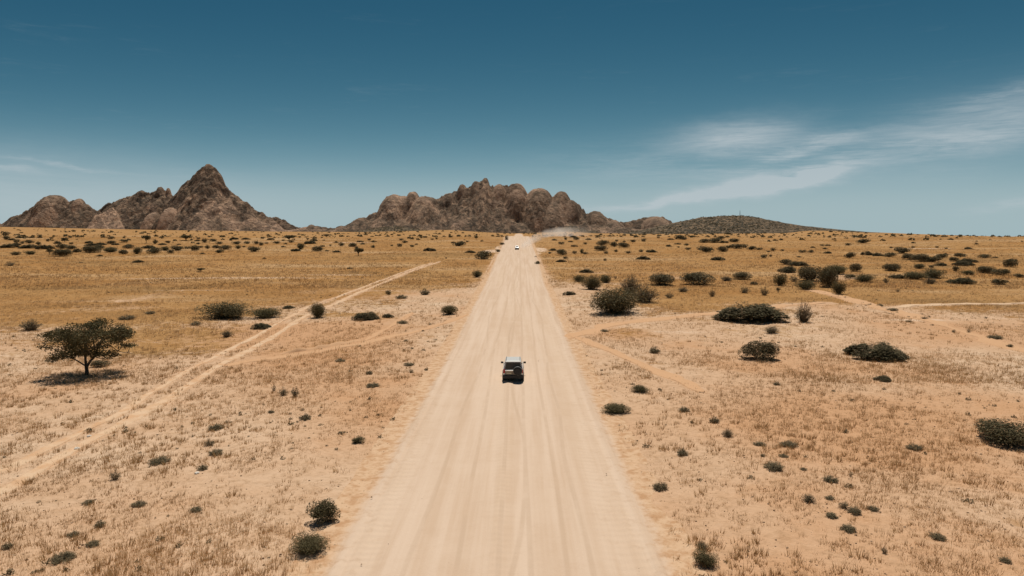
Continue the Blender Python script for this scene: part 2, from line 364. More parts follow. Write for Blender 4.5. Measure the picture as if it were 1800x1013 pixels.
(-19.07,56.04,1.16,0.82,'S','fourth sparse grey twiggy shrub left of the near road, counting from the bottom edge'),
(-17.94,55.50,0.94,1.06,'S','third sparse grey twiggy shrub left of the near road, counting from the bottom edge'),
(-20.47,57.79,0.55,0.71,'S','fifth sparse grey twiggy shrub left of the near road, counting from the bottom edge'),
(-17.97,50.06,0.60,0.34,'L','thirteenth low grey-green scrub clump left of the near road, counting from the bottom edge'),
(27.18,376.78,3.16,1.41,'D','first rounded dark bush, middle row, below the small knoll right of the road'),
(19.31,323.55,3.78,0.89,'F','low flat dark thicket, front row, below the small knoll right of the road'),
(16.19,295.08,1.35,0.88,'D','first rounded dark bush, front row, below the small knoll right of the road'),
(20.83,282.42,3.88,2.30,'D','cone-shaped dark bush right of the far car and its pull-out'),
(19.97,255.56,1.56,0.95,'D','small shrub at the foot of the cone-shaped bush right of the road'),
(17.39,241.09,3.52,0.77,'F','flat dark thicket below the cone-shaped bush right of the road'),
(26.73,292.44,1.79,1.31,'D','second rounded dark bush, front row, below the small knoll right of the road'),
(30.57,299.17,1.83,2.32,'G','first loose leafy bush, front row, below the small knoll right of the road'),
(31.06,290.08,2.53,1.22,'G','second loose leafy bush, front row, below the small knoll right of the road'),
(40.32,376.56,2.30,1.13,'D','second rounded dark bush, middle row, below the small knoll right of the road'),
(32.32,354.48,3.62,0.87,'F','second low flat dark thicket, middle row, below the small knoll right of the road'),
(33.83,395.97,2.89,0.70,'F','first low flat dark thicket, middle row, below the small knoll right of the road'),
(39.42,420.89,3.53,1.59,'D','second rounded dark bush, back row, below the small knoll right of the road'),
(47.41,423.85,4.02,0.91,'F','third low flat dark thicket, back row, below the small knoll right of the road'),
(41.15,460.36,5.36,1.18,'F','second low flat dark thicket, back row, below the small knoll right of the road'),
(32.91,417.45,1.91,1.59,'D','first rounded dark bush, back row, below the small knoll right of the road'),
(25.64,412.25,3.01,0.89,'F','first low flat dark thicket, back row, below the small knoll right of the road'),
(41.62,324.64,5.93,2.25,'D','third rounded dark bush, front row, below the small knoll right of the road'),
(49.30,372.62,6.24,2.37,'D','first rounded dark bush, middle row, below the right end of the domed mountain'),
(52.79,353.95,4.05,2.39,'D','second rounded dark bush, middle row, below the right end of the domed mountain'),
(56.73,348.12,5.83,2.21,'D','third rounded dark bush, middle row, below the right end of the domed mountain'),
(69.98,398.38,3.95,1.50,'D','fifth rounded dark bush, middle row, below the right end of the domed mountain'),
(77.27,403.37,3.08,1.83,'D','third rounded dark bush, back row, below the right end of the domed mountain'),
(61.54,402.89,1.85,1.22,'D','first rounded dark bush, back row, below the right end of the domed mountain'),
(65.37,397.78,2.13,0.90,'D','fourth rounded dark bush, middle row, below the right end of the domed mountain'),
(41.18,298.67,2.05,1.11,'D','second rounded dark bush, front row, below the right end of the domed mountain'),
(47.24,312.57,2.15,1.16,'D','third rounded dark bush, front row, below the right end of the domed mountain'),
(50.90,302.11,2.77,1.11,'D','fourth rounded dark bush, front row, below the right end of the domed mountain'),
(59.12,313.62,2.16,1.17,'D','fifth rounded dark bush, front row, below the right end of the domed mountain'),
(63.31,310.90,4.98,1.10,'F','low flat dark thicket, front row, below the right end of the domed mountain'),
(33.76,247.43,1.14,0.92,'D','first rounded dark bush, front row, below the right end of the domed mountain'),
(49.82,259.49,5.10,1.12,'F','long flat dark thicket alone in golden grass right of the far road'),
(21.41,195.76,3.85,0.88,'F','smooth low dark mound of bush beyond the big grey bushes right of the road'),
(8.66,231.57,1.95,1.02,'D','small dark shrub growing on the right edge of the far road'),
(9.40,269.19,1.75,0.97,'S','sparse grey twiggy shrub, front row, below the small knoll right of the road'),
(94.20,656.92,4.79,1.43,'F','first low flat dark thicket, back row, below the right end of the domed mountain'),
(92.91,580.20,2.66,1.32,'D','second rounded dark bush, back row, below the right end of the domed mountain'),
(154.73,880.37,5.78,1.92,'F','second low flat dark thicket, back row, below the right end of the domed mountain'),
(56.98,457.97,2.67,1.00,'F','fourth low flat dark thicket, back row, below the small knoll right of the road'),
(100.20,431.90,4.09,0.93,'F','first low flat dark thicket, back row, below the left slope of the mast hill'),
(108.53,440.47,6.70,2.55,'D','first rounded dark bush, back row, below the left slope of the mast hill'),
(98.74,461.19,2.11,1.05,'D','fourth rounded dark bush, back row, below the right end of the domed mountain'),
(81.85,357.55,3.13,1.01,'F','low flat dark thicket, middle row, below the right end of the domed mountain'),
(91.91,379.68,3.60,0.80,'F','first low flat dark thicket, middle row, below the left slope of the mast hill'),
(94.21,368.69,2.81,1.10,'D','second rounded dark bush, middle row, below the left slope of the mast hill'),
(84.38,327.91,2.50,1.22,'D','first rounded dark bush, front row, below the left slope of the mast hill'),
(84.01,345.07,1.32,0.78,'D','first rounded dark bush, middle row, below the left slope of the mast hill'),
(123.59,473.35,3.61,1.43,'D','third rounded dark bush, back row, below the left slope of the mast hill'),
(108.42,431.58,3.29,1.30,'D','second rounded dark bush, back row, below the left slope of the mast hill'),
(144.23,547.58,5.19,1.19,'F','second low flat dark thicket, back row, below the left slope of the mast hill'),
(166.94,583.79,4.26,1.27,'F','third low flat dark thicket, back row, below the left slope of the mast hill'),
(114.19,406.89,5.27,2.13,'D','third rounded dark bush, middle row, below the left slope of the mast hill'),
(120.09,405.78,6.79,2.58,'D','fourth rounded dark bush, middle row, below the left slope of the mast hill'),
(124.37,401.73,5.27,1.16,'F','second low flat dark thicket, middle row, below the left slope of the mast hill'),
(135.69,445.36,5.09,2.01,'D','fourth rounded dark bush, back row, below the left slope of the mast hill'),
(132.41,409.12,5.30,2.01,'D','first rounded dark bush, middle row, below the mast hill'),
(88.66,313.74,6.68,2.54,'D','second rounded dark bush, front row, below the left slope of the mast hill'),
(96.87,314.41,4.55,2.33,'D','third rounded dark bush, front row, below the left slope of the mast hill'),
(108.15,344.20,3.68,1.53,'D','fifth rounded dark bush, middle row, below the left slope of the mast hill'),
(112.08,342.98,5.74,2.28,'D','second rounded dark bush, middle row, below the mast hill'),
(119.47,352.28,3.49,1.84,'D','third rounded dark bush, middle row, below the mast hill'),
(116.20,331.41,3.79,1.72,'D','fourth rounded dark bush, middle row, below the mast hill'),
(119.50,329.63,3.02,1.22,'D','first rounded dark bush, front row, below the mast hill'),
(122.56,320.35,2.69,1.43,'D','fifth rounded dark bush, front row, below the mast hill'),
(115.34,307.19,1.88,0.71,'D','third rounded dark bush, front row, below the mast hill'),
(126.61,320.25,1.96,0.74,'D','sixth rounded dark bush, front row, below the mast hill'),
(165.40,429.85,3.14,0.92,'F','first low flat dark thicket, back row, below the mast hill'),
(171.12,435.15,2.54,0.94,'F','second low flat dark thicket, back row, below the mast hill'),
(97.53,265.20,2.63,1.37,'D','second rounded dark bush, front row, below the mast hill'),
(103.44,273.40,1.25,0.81,'D','fourth rounded dark bush, front row, below the mast hill'),
(77.48,256.51,5.04,1.11,'F','long flat dark thicket in open grass midway across the right plain'),
(129.33,304.47,3.02,1.15,'D','second rounded dark bush, front row, below the falling right skyline'),
(133.26,304.70,2.79,1.12,'D','third rounded dark bush, front row, below the falling right skyline'),
(170.85,369.76,2.97,0.78,'F','third low flat dark thicket, middle row, below the falling right skyline'),
(167.95,370.56,2.26,0.86,'D','first rounded dark bush, middle row, below the falling right skyline'),
(155.29,339.00,2.72,0.71,'F','second low flat dark thicket, middle row, below the falling right skyline'),
(154.39,350.90,2.31,0.74,'F','first low flat dark thicket, middle row, below the falling right skyline'),
(137.58,297.96,3.70,0.81,'F','first low flat dark thicket, front row, below the falling right skyline'),
(130.87,264.34,3.43,2.15,'D','fourth rounded dark bush, front row, below the falling right skyline'),
(112.43,267.76,1.43,0.59,'D','first rounded dark bush, front row, below the falling right skyline'),
(93.65,233.11,4.26,1.67,'D','domed dark bush at the left end of a two-bush thicket on the right plain'),
(94.60,225.86,5.91,1.30,'F','low spreading bush at the right end of a two-bush thicket on the right plain'),
(183.37,372.39,3.69,1.40,'D','second rounded dark bush, middle row, below the falling right skyline'),
(204.87,398.93,6.37,2.42,'D','third rounded dark bush, middle row, below the falling right skyline'),
(170.49,299.27,5.92,2.64,'D','tree-like dark bush rising over the long thicket on the far right'),
(149.60,288.13,4.62,1.39,'F','second low flat dark thicket, front row, below the falling right skyline'),
(149.47,279.03,4.68,1.14,'F','third low flat dark thicket, front row, below the falling right skyline'),
(150.77,272.84,4.16,1.58,'D','fifth rounded dark bush, front row, below the falling right skyline'),
(149.26,256.32,4.30,2.06,'D','first rounded dark bush, front row, below the flat far-right skyline'),
(145.88,243.38,5.55,2.65,'D','largest dark mass of the long thicket on the far right'),
(148.77,241.27,4.78,1.91,'D','third rounded dark bush, front row, below the flat far-right skyline'),
(168.05,267.56,4.08,1.55,'D','fourth rounded dark bush, front row, below the flat far-right skyline'),
(157.05,242.57,2.78,1.42,'D','fifth rounded dark bush, front row, below the flat far-right skyline'),
(179.14,272.87,3.75,1.42,'D','sixth rounded dark bush, front row, below the flat far-right skyline'),
(183.49,289.24,2.32,0.60,'F','second low flat dark thicket, front row, below the flat far-right skyline'),
(158.19,236.83,5.51,1.21,'F','fourth low flat dark thicket, front row, below the flat far-right skyline'),
(182.27,263.62,3.62,1.38,'D','seventh rounded dark bush, front row, below the flat far-right skyline'),
(185.34,262.12,1.92,0.54,'F','fifth low flat dark thicket, front row, below the flat far-right skyline'),
(157.38,215.49,3.62,2.21,'D','eighth rounded dark bush, front row, below the flat far-right skyline'),
(112.18,201.71,4.61,2.02,'D','dark bush with a small second crown, in front of the long far-right thicket'),
(101.29,201.07,3.07,2.21,'D','fourth rounded dark bush beyond the right-hand turn-off, counting outward from the road'),
(125.09,209.67,3.11,1.74,'G','loose leafy bush, front row, below the flat far-right skyline'),
(131.21,213.76,1.64,0.77,'D','second rounded dark bush, front row, below the flat far-right skyline'),
(140.74,224.11,4.08,0.90,'F','first low flat dark thicket, front row, below the flat far-right skyline'),
(129.22,198.44,1.82,1.77,'D','fifth rounded dark bush beyond the right-hand turn-off, counting outward from the road'),
(148.88,225.26,5.90,1.30,'F','third low flat dark thicket, front row, below the flat far-right skyline'),
(133.29,192.24,4.68,1.78,'D','sixth rounded dark bush beyond the right-hand turn-off, counting outward from the road'),
(133.12,185.33,3.96,1.50,'D','eighth rounded dark bush beyond the right-hand turn-off, counting outward from the road'),
(124.71,186.16,3.57,1.35,'G','ninth loose leafy bush beyond the right-hand turn-off, counting outward from the road'),
(85.05,164.40,4.29,1.98,'G','sixth loose leafy bush beyond the right-hand turn-off, counting outward from the road'),
(88.93,161.97,1.96,2.04,'S','ninth sparse grey twiggy shrub beyond the right-hand turn-off, counting outward from the road'),
(99.21,175.56,3.84,0.84,'F','third low flat dark thicket beyond the right-hand turn-off, counting outward from the road'),
(102.23,173.04,5.25,2.06,'G','seventh loose leafy bush beyond the right-hand turn-off, counting outward from the road'),
(108.95,176.26,5.20,2.57,'G','eighth loose leafy bush beyond the right-hand turn-off, counting outward from the road'),
(98.40,160.17,3.57,1.94,'S','twelfth sparse grey twiggy shrub beyond the right-hand turn-off, counting outward from the road'),
(106.08,160.66,5.60,1.23,'F','long low black-green mat at the right end of the mid-distance bushes'),
(113.23,158.29,3.14,1.19,'D','seventh rounded dark bush beyond the right-hand turn-off, counting outward from the road'),
(132.29,177.80,2.18,0.88,'D','ninth rounded dark bush beyond the right-hand turn-off, counting outward from the road'),
(267.99,418.11,3.05,0.90,'F','low flat dark thicket, back row, below the flat far-right skyline'),
(225.30,337.59,3.69,0.94,'F','second low flat dark thicket, middle row, below the flat far-right skyline'),
(216.33,348.24,1.86,0.78,'D','second rounded dark bush, middle row, below the flat far-right skyline'),
(214.58,337.70,1.81,0.75,'D','third rounded dark bush, middle row, below the flat far-right skyline'),
(256.46,377.63,1.93,0.81,'F','third low flat dark thicket, middle row, below the flat far-right skyline'),
(229.21,390.63,2.28,0.84,'F','first low flat dark thicket, middle row, below the flat far-right skyline'),
(204.10,348.09,1.86,0.78,'D','first rounded dark bush, middle row, below the flat far-right skyline'),
(191.78,345.68,1.85,0.77,'D','fourth rounded dark bush, middle row, below the falling right skyline'),
(179.12,244.55,3.21,0.71,'F','sixth low flat dark thicket, front row, below the flat far-right skyline'),
(16.52,167.25,2.92,1.79,'G','first loose leafy bush beyond the right-hand turn-off, counting outward from the road'),
(17.09,146.46,4.33,3.13,'G','dark upright bush farthest left in the mid-distance row right of the road'),
(22.52,163.35,2.85,2.03,'G','second loose leafy bush beyond the right-hand turn-off, counting outward from the road'),
(26.20,172.81,1.13,1.25,'S','first sparse grey twiggy shrub beyond the right-hand turn-off, counting outward from the road'),
(11.39,135.65,2.48,0.58,'F','low flat mat on the right verge left of the biggest grey bush'),
(23.80,136.75,5.56,4.80,'S','tall sparse grey bush behind the biggest bush right of the road'),
(24.10,123.75,6.61,3.98,'S','wide grey twiggy bush at the right of the biggest bush'),
(16.74,110.80,8.17,4.25,'G','biggest dark rounded bush right of the road'),
(30.01,129.77,2.30,1.46,'S','second sparse grey twiggy shrub beyond the right-hand turn-off, counting outward from the road'),
(35.40,140.81,3.14,1.19,'S','third sparse grey twiggy shrub beyond the right-hand turn-off, counting outward from the road'),
(39.14,132.78,1.86,2.02,'S','fourth sparse grey twiggy shrub beyond the right-hand turn-off, counting outward from the road'),
(34.39,158.60,6.02,2.29,'D','wide dark bush behind the grey twiggy bushes right of the road'),
(43.57,158.47,6.72,2.61,'D','broad dark bush with a raised middle in the mid-distance row'),
(53.24,168.82,4.38,1.67,'S','fifth sparse grey twiggy shrub beyond the right-hand turn-off, counting outward from the road'),
(58.87,173.52,4.49,1.71,'D','first rounded dark bush beyond the right-hand turn-off, counting outward from the road'),
(56.25,158.23,1.62,0.63,'F','first low flat dark thicket beyond the right-hand turn-off, counting outward from the road'),
(47.62,139.14,2.72,1.82,'S','sixth sparse grey twiggy shrub beyond the right-hand turn-off, counting outward from the road'),
(49.90,134.46,2.13,2.16,'S','seventh sparse grey twiggy shrub beyond the right-hand turn-off, counting outward from the road'),
(61.45,156.09,2.72,3.03,'G','third loose leafy bush beyond the right-hand turn-off, counting outward from the road'),
(55.85,142.72,0.88,0.73,'D','second rounded dark bush beyond the right-hand turn-off, counting outward from the road'),
(33.21,108.69,1.30,0.49,'L','third low grey-green scrub clump beyond the right-hand turn-off, counting outward from the road'),
(35.28,99.87,9.28,2.04,'F','very wide flat black-green thorn mat on the right plain'),
(34.12,88.95,2.49,1.22,'S','grey sparse shrub just in front of the very wide flat thorn mat'),
(26.54,72.26,3.42,1.72,'D','round black-green bush below the very wide thorn mat'),
(12.41,90.53,1.41,0.54,'L','first low grey-green scrub clump beyond the right-hand turn-off, counting outward from the road'),
(68.61,165.68,3.08,2.04,'S','eighth sparse grey twiggy shrub beyond the right-hand turn-off, counting outward from the road'),
(63.39,146.92,3.96,2.13,'G','fourth loose leafy bush beyond the right-hand turn-off, counting outward from the road'),
(73.40,167.53,5.85,3.35,'D','bulky dark bush at the top of the right-hand washed track'),
(89.76,189.33,6.56,2.74,'G','fifth loose leafy bush beyond the right-hand turn-off, counting outward from the road'),
(70.56,151.76,3.70,4.02,'D','tall dark bush at the upper end of the washed track'),
(65.52,136.38,2.50,2.87,'G','narrow dark bush just below the tall one at the washed track'),
(78.37,193.63,5.63,1.52,'F','second low flat dark thicket beyond the right-hand turn-off, counting outward from the road'),
(86.32,174.00,2.39,0.98,'D','third rounded dark bush beyond the right-hand turn-off, counting outward from the road'),
(80.37,141.79,1.32,1.00,'S','tenth sparse grey twiggy shrub beyond the right-hand turn-off, counting outward from the road'),
(41.93,97.45,2.90,3.63,'S','tall grey twiggy bush touching the right end of the wide thorn mat'),
(38.87,72.71,5.67,1.25,'F','long low black-green thorn mat with small tail on the right plain'),
(63.22,116.74,1.29,0.68,'L','fifth low grey-green scrub clump beyond the right-hand turn-off, counting outward from the road'),
(62.23,118.31,1.09,0.48,'L','fourth low grey-green scrub clump beyond the right-hand turn-off, counting outward from the road'),
(61.91,110.49,2.12,0.81,'L','sixth low grey-green scrub clump beyond the right-hand turn-off, counting outward from the road'),
(61.42,101.03,1.32,0.58,'S','eleventh sparse grey twiggy shrub beyond the right-hand turn-off, counting outward from the road'),
(57.25,97.86,1.17,0.44,'L','seventh low grey-green scrub clump beyond the right-hand turn-off, counting outward from the road'),
(58.43,89.61,0.66,0.53,'L','eighth low grey-green scrub clump beyond the right-hand turn-off, counting outward from the road'),
(60.26,89.27,0.84,0.78,'S','thirteenth sparse grey twiggy shrub beyond the right-hand turn-off, counting outward from the road'),
(60.78,85.06,2.03,0.77,'L','ninth low grey-green scrub clump beyond the right-hand turn-off, counting outward from the road'),
(58.59,79.59,0.88,0.59,'L','tenth low grey-green scrub clump beyond the right-hand turn-off, counting outward from the road'),
(31.44,42.56,3.09,1.17,'D','big black-green bush cut off by the right picture edge'),
(33.81,61.26,1.58,0.35,'F','low flat twiggy shrub in front of the long low thorn mat'),
(23.22,59.07,0.77,0.47,'L','twenty-first low grey-green scrub clump right of the near road, counting from the bottom edge'),
(15.95,75.38,1.53,1.05,'L','second low grey-green scrub clump beyond the right-hand turn-off, counting outward from the road'),
(7.69,49.66,1.83,0.70,'G','dark low bush right of the road, nearest below the silver car'),
(10.66,55.97,1.33,0.59,'G','small round dark bush just behind the low bush right of the silver car'),
(12.70,49.62,1.01,0.52,'L','twentieth low grey-green scrub clump right of the near road, counting from the bottom edge'),
(14.03,46.44,0.86,0.58,'L','eighteenth low grey-green scrub clump right of the near road, counting from the bottom edge'),
(13.86,43.00,1.02,0.59,'S','fifth sparse grey twiggy shrub right of the near road, counting from the bottom edge'),
(15.23,41.14,0.88,0.33,'L','seventeenth low grey-green scrub clump right of the near road, counting from the bottom edge'),
(17.00,40.99,1.22,0.46,'L','sixteenth low grey-green scrub clump right of the near road, counting from the bottom edge'),
(10.07,39.39,0.81,0.63,'L','fourteenth low grey-green scrub clump right of the near road, counting from the bottom edge'),
(14.46,36.75,1.43,0.54,'L','tenth low grey-green scrub clump right of the near road, counting from the bottom edge'),
(15.83,38.90,0.65,0.25,'L','twelfth low grey-green scrub clump right of the near road, counting from the bottom edge'),
(16.72,34.97,0.88,0.45,'L','ninth low grey-green scrub clump right of the near road, counting from the bottom edge'),
(16.05,36.64,0.45,0.20,'L','eleventh low grey-green scrub clump right of the near road, counting from the bottom edge'),
(18.20,35.78,0.31,0.37,'S','fourth sparse grey twiggy shrub right of the near road, counting from the bottom edge'),
(7.69,34.36,0.93,0.56,'L','eighth low grey-green scrub clump right of the near road, counting from the bottom edge'),
(14.34,32.10,0.85,0.47,'S','third sparse grey twiggy shrub right of the near road, counting from the bottom edge'),
(15.54,32.47,0.55,0.24,'L','seventh low grey-green scrub clump right of the near road, counting from the bottom edge'),
(15.69,31.34,0.66,0.43,'S','second sparse grey twiggy shrub right of the near road, counting from the bottom edge'),
(15.91,30.77,0.83,0.43,'L','fifth low grey-green scrub clump right of the near road, counting from the bottom edge'),
(14.61,30.31,0.74,0.28,'L','fourth low grey-green scrub clump right of the near road, counting from the bottom edge'),
(14.71,28.91,0.89,0.34,'L','third low grey-green scrub clump right of the near road, counting from the bottom edge'),
(17.01,31.20,0.64,0.30,'L','sixth low grey-green scrub clump right of the near road, counting from the bottom edge'),
(18.22,28.30,0.77,0.33,'L','second low grey-green scrub clump right of the near road, counting from the bottom edge'),
(24.67,40.96,1.14,0.43,'L','fifteenth low grey-green scrub clump right of the near road, counting from the bottom edge'),
(7.71,26.26,0.89,0.60,'G','dark round bush low in the picture just right of the road'),
(7.97,27.66,0.69,0.35,'S','thin grey shrub touching the dark round bush beside the lower road'),
(19.66,26.28,0.55,0.27,'L','first low grey-green scrub clump right of the near road, counting from the bottom edge'),
(14.60,38.86,0.36,0.32,'L','thirteenth low grey-green scrub clump right of the near road, counting from the bottom edge'),
(15.13,26.80,0.31,0.38,'S','first sparse grey twiggy shrub right of the near road, counting from the bottom edge'),
(12.42,46.25,0.34,0.30,'L','nineteenth low grey-green scrub clump right of the near road, counting from the bottom edge'),
]
TRACKS = [
('path', 0.6, [(-29.55, 33.82), (-29.05, 37.81), (-28.89, 41.05), (-29.17, 45.58), (-29.37, 50.71), (-30.76, 58.0), (-31.76, 66.37), (-32.41, 75.45), (-33.22, 86.46), (-34.22, 99.43), (-35.24, 115.85), (-33.62, 133.95), (-33.11, 165.16), (-30.97, 195.34), (-27.82, 238.43)], 'far rut of the two-rut sandy track on the left plain'),
('path', 0.7, [(-27.22, 31.06), (-26.62, 34.55), (-26.89, 38.14), (-27.32, 43.27), (-27.56, 46.75), (-27.88, 52.38), (-28.43, 57.25), (-29.0, 62.41), (-29.77, 70.61), (-30.81, 85.79), (-32.42, 107.37), (-31.53, 127.71), (-31.3, 159.41), (-29.4, 197.94), (-25.48, 244.63)], 'near rut of the two-rut sandy track on the left plain'),
('path', 1.3, [(-28.99, 68.06), (-27.98, 71.06), (-24.94, 73.99), (-20.09, 79.58), (-17.88, 81.74), (-15.39, 87.17), (-10.79, 96.63), (-6.7, 107.99)], 'orange track branching from the two-rut track toward the road'),
('path', 0.8, [(-18.24, 83.42), (-17.71, 90.85), (-16.8, 100.09), (-16.21, 110.5)], 'faint single rut crossing orange soil left of the road'),
('path', 2.6, [(5.96, 83.36), (8.87, 87.99), (12.78, 95.13), (16.76, 99.84), (23.15, 102.22), (31.02, 105.72), (37.36, 111.44), (47.59, 118.35), (55.9, 121.39)], 'orange dirt turn-off leaving the road to the right'),
('path', 1.3, [(7.31, 86.98), (9.52, 80.8), (11.38, 75.04), (13.3, 68.54), (14.74, 62.32), (15.79, 55.71)], 'short orange track slanting down from the turn-off along the right verge'),
('path', 2.3, [(63.89, 145.54), (63.57, 134.49), (62.72, 122.8), (61.57, 113.04), (62.03, 107.23), (60.55, 97.5), (59.82, 88.98), (59.02, 80.63), (59.2, 73.95)], 'washed orange track winding between bushes on the right plain'),
('path', 1.5, [(62.52, 113.05), (68.64, 117.06), (75.93, 119.28), (86.16, 122.48), (97.83, 125.62), (111.16, 126.45)], 'pale straight sandy track reaching the right picture edge'),
('bank', 0.9, [(-28.86, 71.01), (-28.28, 72.96), (-25.55, 75.83), (-22.61, 79.01), (-20.06, 82.24), (-18.01, 85.67)], 'low earth bank shading the upper side of the branching orange track'),
]
# TABLES>>

# ------------------------------------------------------------------ helpers
def tag(o, label=None, cat=None, group=None, kind=None):
    if label: o['label'] = label
    if cat: o['category'] = cat
    if group: o['group'] = group
    if kind: o['kind'] = kind
    return o
def link(name, me, parent=None, loc=None):
    o = bpy.data.objects.new(name, me); COL.objects.link(o)
    if parent: o.parent = parent
    if loc is not None: o.location = loc
    return o
def empty(name, loc=(0, 0, 0), rz=0.0):
    o = bpy.data.objects.new(name, None); COL.objects.link(o); o.location = loc; o.rotation_euler = (0, 0, rz)
    o.empty_display_size = 0.3
    return o
def np_mesh(name, verts, faces, mats=(), smooth=False, colors=None, mat_index=None):
    """verts (n,3), faces (m,k) with one k"""
    verts = np.ascontiguousarray(verts, np.float32); faces = np.ascontiguousarray(faces, np.int32)
    me = bpy.data.meshes.new(name); n, k = len(faces), faces.shape[1]
    me.vertices.add(len(verts)); me.vertices.foreach_set('co', verts.ravel())
    me.loops.add(n * k); me.loops.foreach_set('vertex_index', faces.ravel())
    me.polygons.add(n); me.polygons.foreach_set('loop_start', np.arange(0, n * k, k, dtype=np.int32))
    if mat_index is not None: me.polygons.foreach_set('material_index', np.ascontiguousarray(mat_index, np.int32))
    me.polygons.foreach_set('use_smooth', np.full(n, smooth, bool))
    for nm, arr in (colors or {}).items():
        a = me.attributes.new(nm, 'FLOAT_COLOR', 'POINT')
        c = np.ones((len(verts), 4), np.float32); c[:, :arr.shape[1]] = arr
        a.data.foreach_set('color', c.ravel())
    for m in mats: me.materials.append(m)
    me.update(); me.validate()
    return me
def grid_faces(nr, nc, wrap=False):
    i = np.arange(nr - 1)[:, None]; j = np.arange(nc if wrap else nc - 1)[None, :]
    j2 = (j + 1) % nc
    return np.stack([i * nc + j, i * nc + j2, (i + 1) * nc + j2, (i + 1) * nc + j], -1).reshape(-1, 4)
MATS = {}
def material(name, fn):
    m = bpy.data.materials.new(name); m.use_nodes = True
    N = Nodes(m.node_tree)
    b = N.new('ShaderNodeBsdfPrincipled'); o = N.new('ShaderNodeOutputMaterial')
    N.t.links.new(b.outputs[0], o.inputs[0])
    b.inputs['Roughness'].default_value = 0.9; b.inputs['Specular IOR Level'].default_value = 0.2
    fn(N, b); MATS[name] = m
    return m
def bump(N, b, h, dist, strength=1.0):
    n = N.new('ShaderNodeBump'); N.put(n.inputs['Height'], h); n.inputs['Distance'].default_value = dist
    n.inputs['Strength'].default_value = strength; N.t.links.new(n.outputs[0], b.inputs['Normal'])
def plain(name, col, rough=0.6, metal=0.0, spec=0.4, coat=0.0):
    def fn(N, b):
        N.put(b.inputs['Base Color'], col); b.inputs['Roughness'].default_value = rough
        b.inputs['Metallic'].default_value = metal; b.inputs['Specular IOR Level'].default_value = spec
        b.inputs['Coat Weight'].default_value = coat
    return material(name, fn)

# ------------------------------------------------------------------ materials
def geo_pos(N): return N.new('ShaderNodeNewGeometry').outputs['Position']
def ground_mat(N, b):
    P = geo_pos(N)
    a = N.new('ShaderNodeSeparateColor'); N.put(a.inputs[0], N.attr('cover'))   # r orange soil, g golden grass, b pale sand
    n1 = N.noise(P, 0.9, 6, 0.6); n2 = N.noise(P, 0.16, 5, 0.6); n3 = N.noise(P, 6.0, 4, 0.65); n4 = N.noise(P, 0.035, 4, 0.6)
    soil = N.mix(N.ramp(n2, 0.35, 0.65), SOIL_A, SOIL_B)
    soil = N.mix(N.ramp(n1, 0.45, 0.72, 0, 0.55), soil, SOIL_C)
    org = N.m('ADD', a.outputs[0], N.m('MULTIPLY', N.m('SUBTRACT', n2, 0.5), 0.9))
    soil = N.mix(N.ramp(org, 0.25, 0.75), soil, SOIL_ORANGE)
    gr = N.m('ADD', a.outputs[1], N.m('ADD', N.m('MULTIPLY', N.m('SUBTRACT', n1, 0.5), 1.1), N.m('MULTIPLY', N.m('SUBTRACT', n2, 0.5), 1.0)))
    gold = N.mix(N.ramp(n4, 0.38, 0.62), GOLD_A, GOLD_B)
    gold = N.mix(N.ramp(n1, 0.35, 0.75, 0, 0.6), gold, GOLD_C)
    n7 = N.noise(N.scale(P, (0.010, 0.030, 0.02)), 1.0, 6, 0.65)
    gold = N.mix(N.ramp(n7, 0.50, 0.66, 0, 0.7), gold, (0.49, 0.325, 0.175))
    gold = N.mix(N.ramp(n7, 0.46, 0.34, 0, 0.6), gold, (0.25, 0.148, 0.06))
    col = N.mix(N.ramp(gr, 0.30, 0.75), soil, gold)
    pl = N.m('ADD', a.outputs[2], N.m('MULTIPLY', N.m('SUBTRACT', n1, 0.5), 0.8))
    col = N.mix(N.ramp(pl, 0.40, 0.70), col, SAND_PALE)
    # fine mottling of crust, litter and stubble, then dark specks of twigs and pebbles
    n5 = N.noise(P, 2.6, 6, 0.7); n6 = N.noise(P, 1.1, 3, 0.6, 1.0)
    col = N.mix(N.ramp(n5, 0.48, 0.68, 0, 0.38), col, (0.27, 0.155, 0.075))
    col = N.mix(N.ramp(n6, 0.54, 0.70, 0, 0.26), col, (0.31, 0.185, 0.095))
    col = N.mix(N.ramp(n5, 0.44, 0.30, 0, 0.30), col, (0.64, 0.45, 0.30))
    sp = N.m('MULTIPLY', N.ramp(n3, 0.60, 0.72), N.ramp(N.noise(P, 0.5, 3), 0.40, 0.65))
    col = N.mix(N.m('MULTIPLY', sp, 0.55), col, (0.20, 0.115, 0.06))
    N.put(b.inputs['Base Color'], col); b.inputs['Roughness'].default_value = 1.0; b.inputs['Specular IOR Level'].default_value = 0.05
    bump(N, b, N.m('ADD', N.m('MULTIPLY', n3, 0.05), N.m('MULTIPLY', n1, 0.22)), 1.0, 0.8)
SOIL_A = (0.565, 0.370, 0.232); SOIL_B = (0.64, 0.468, 0.325); SOIL_C = (0.44, 0.275, 0.160); SOIL_ORANGE = (0.53, 0.308, 0.170)
GOLD_A = (0.36, 0.182, 0.060); GOLD_B = (0.425, 0.240, 0.095); GOLD_C = (0.29, 0.145, 0.048); SAND_PALE = (0.64, 0.46, 0.32)
material('ground', ground_mat)
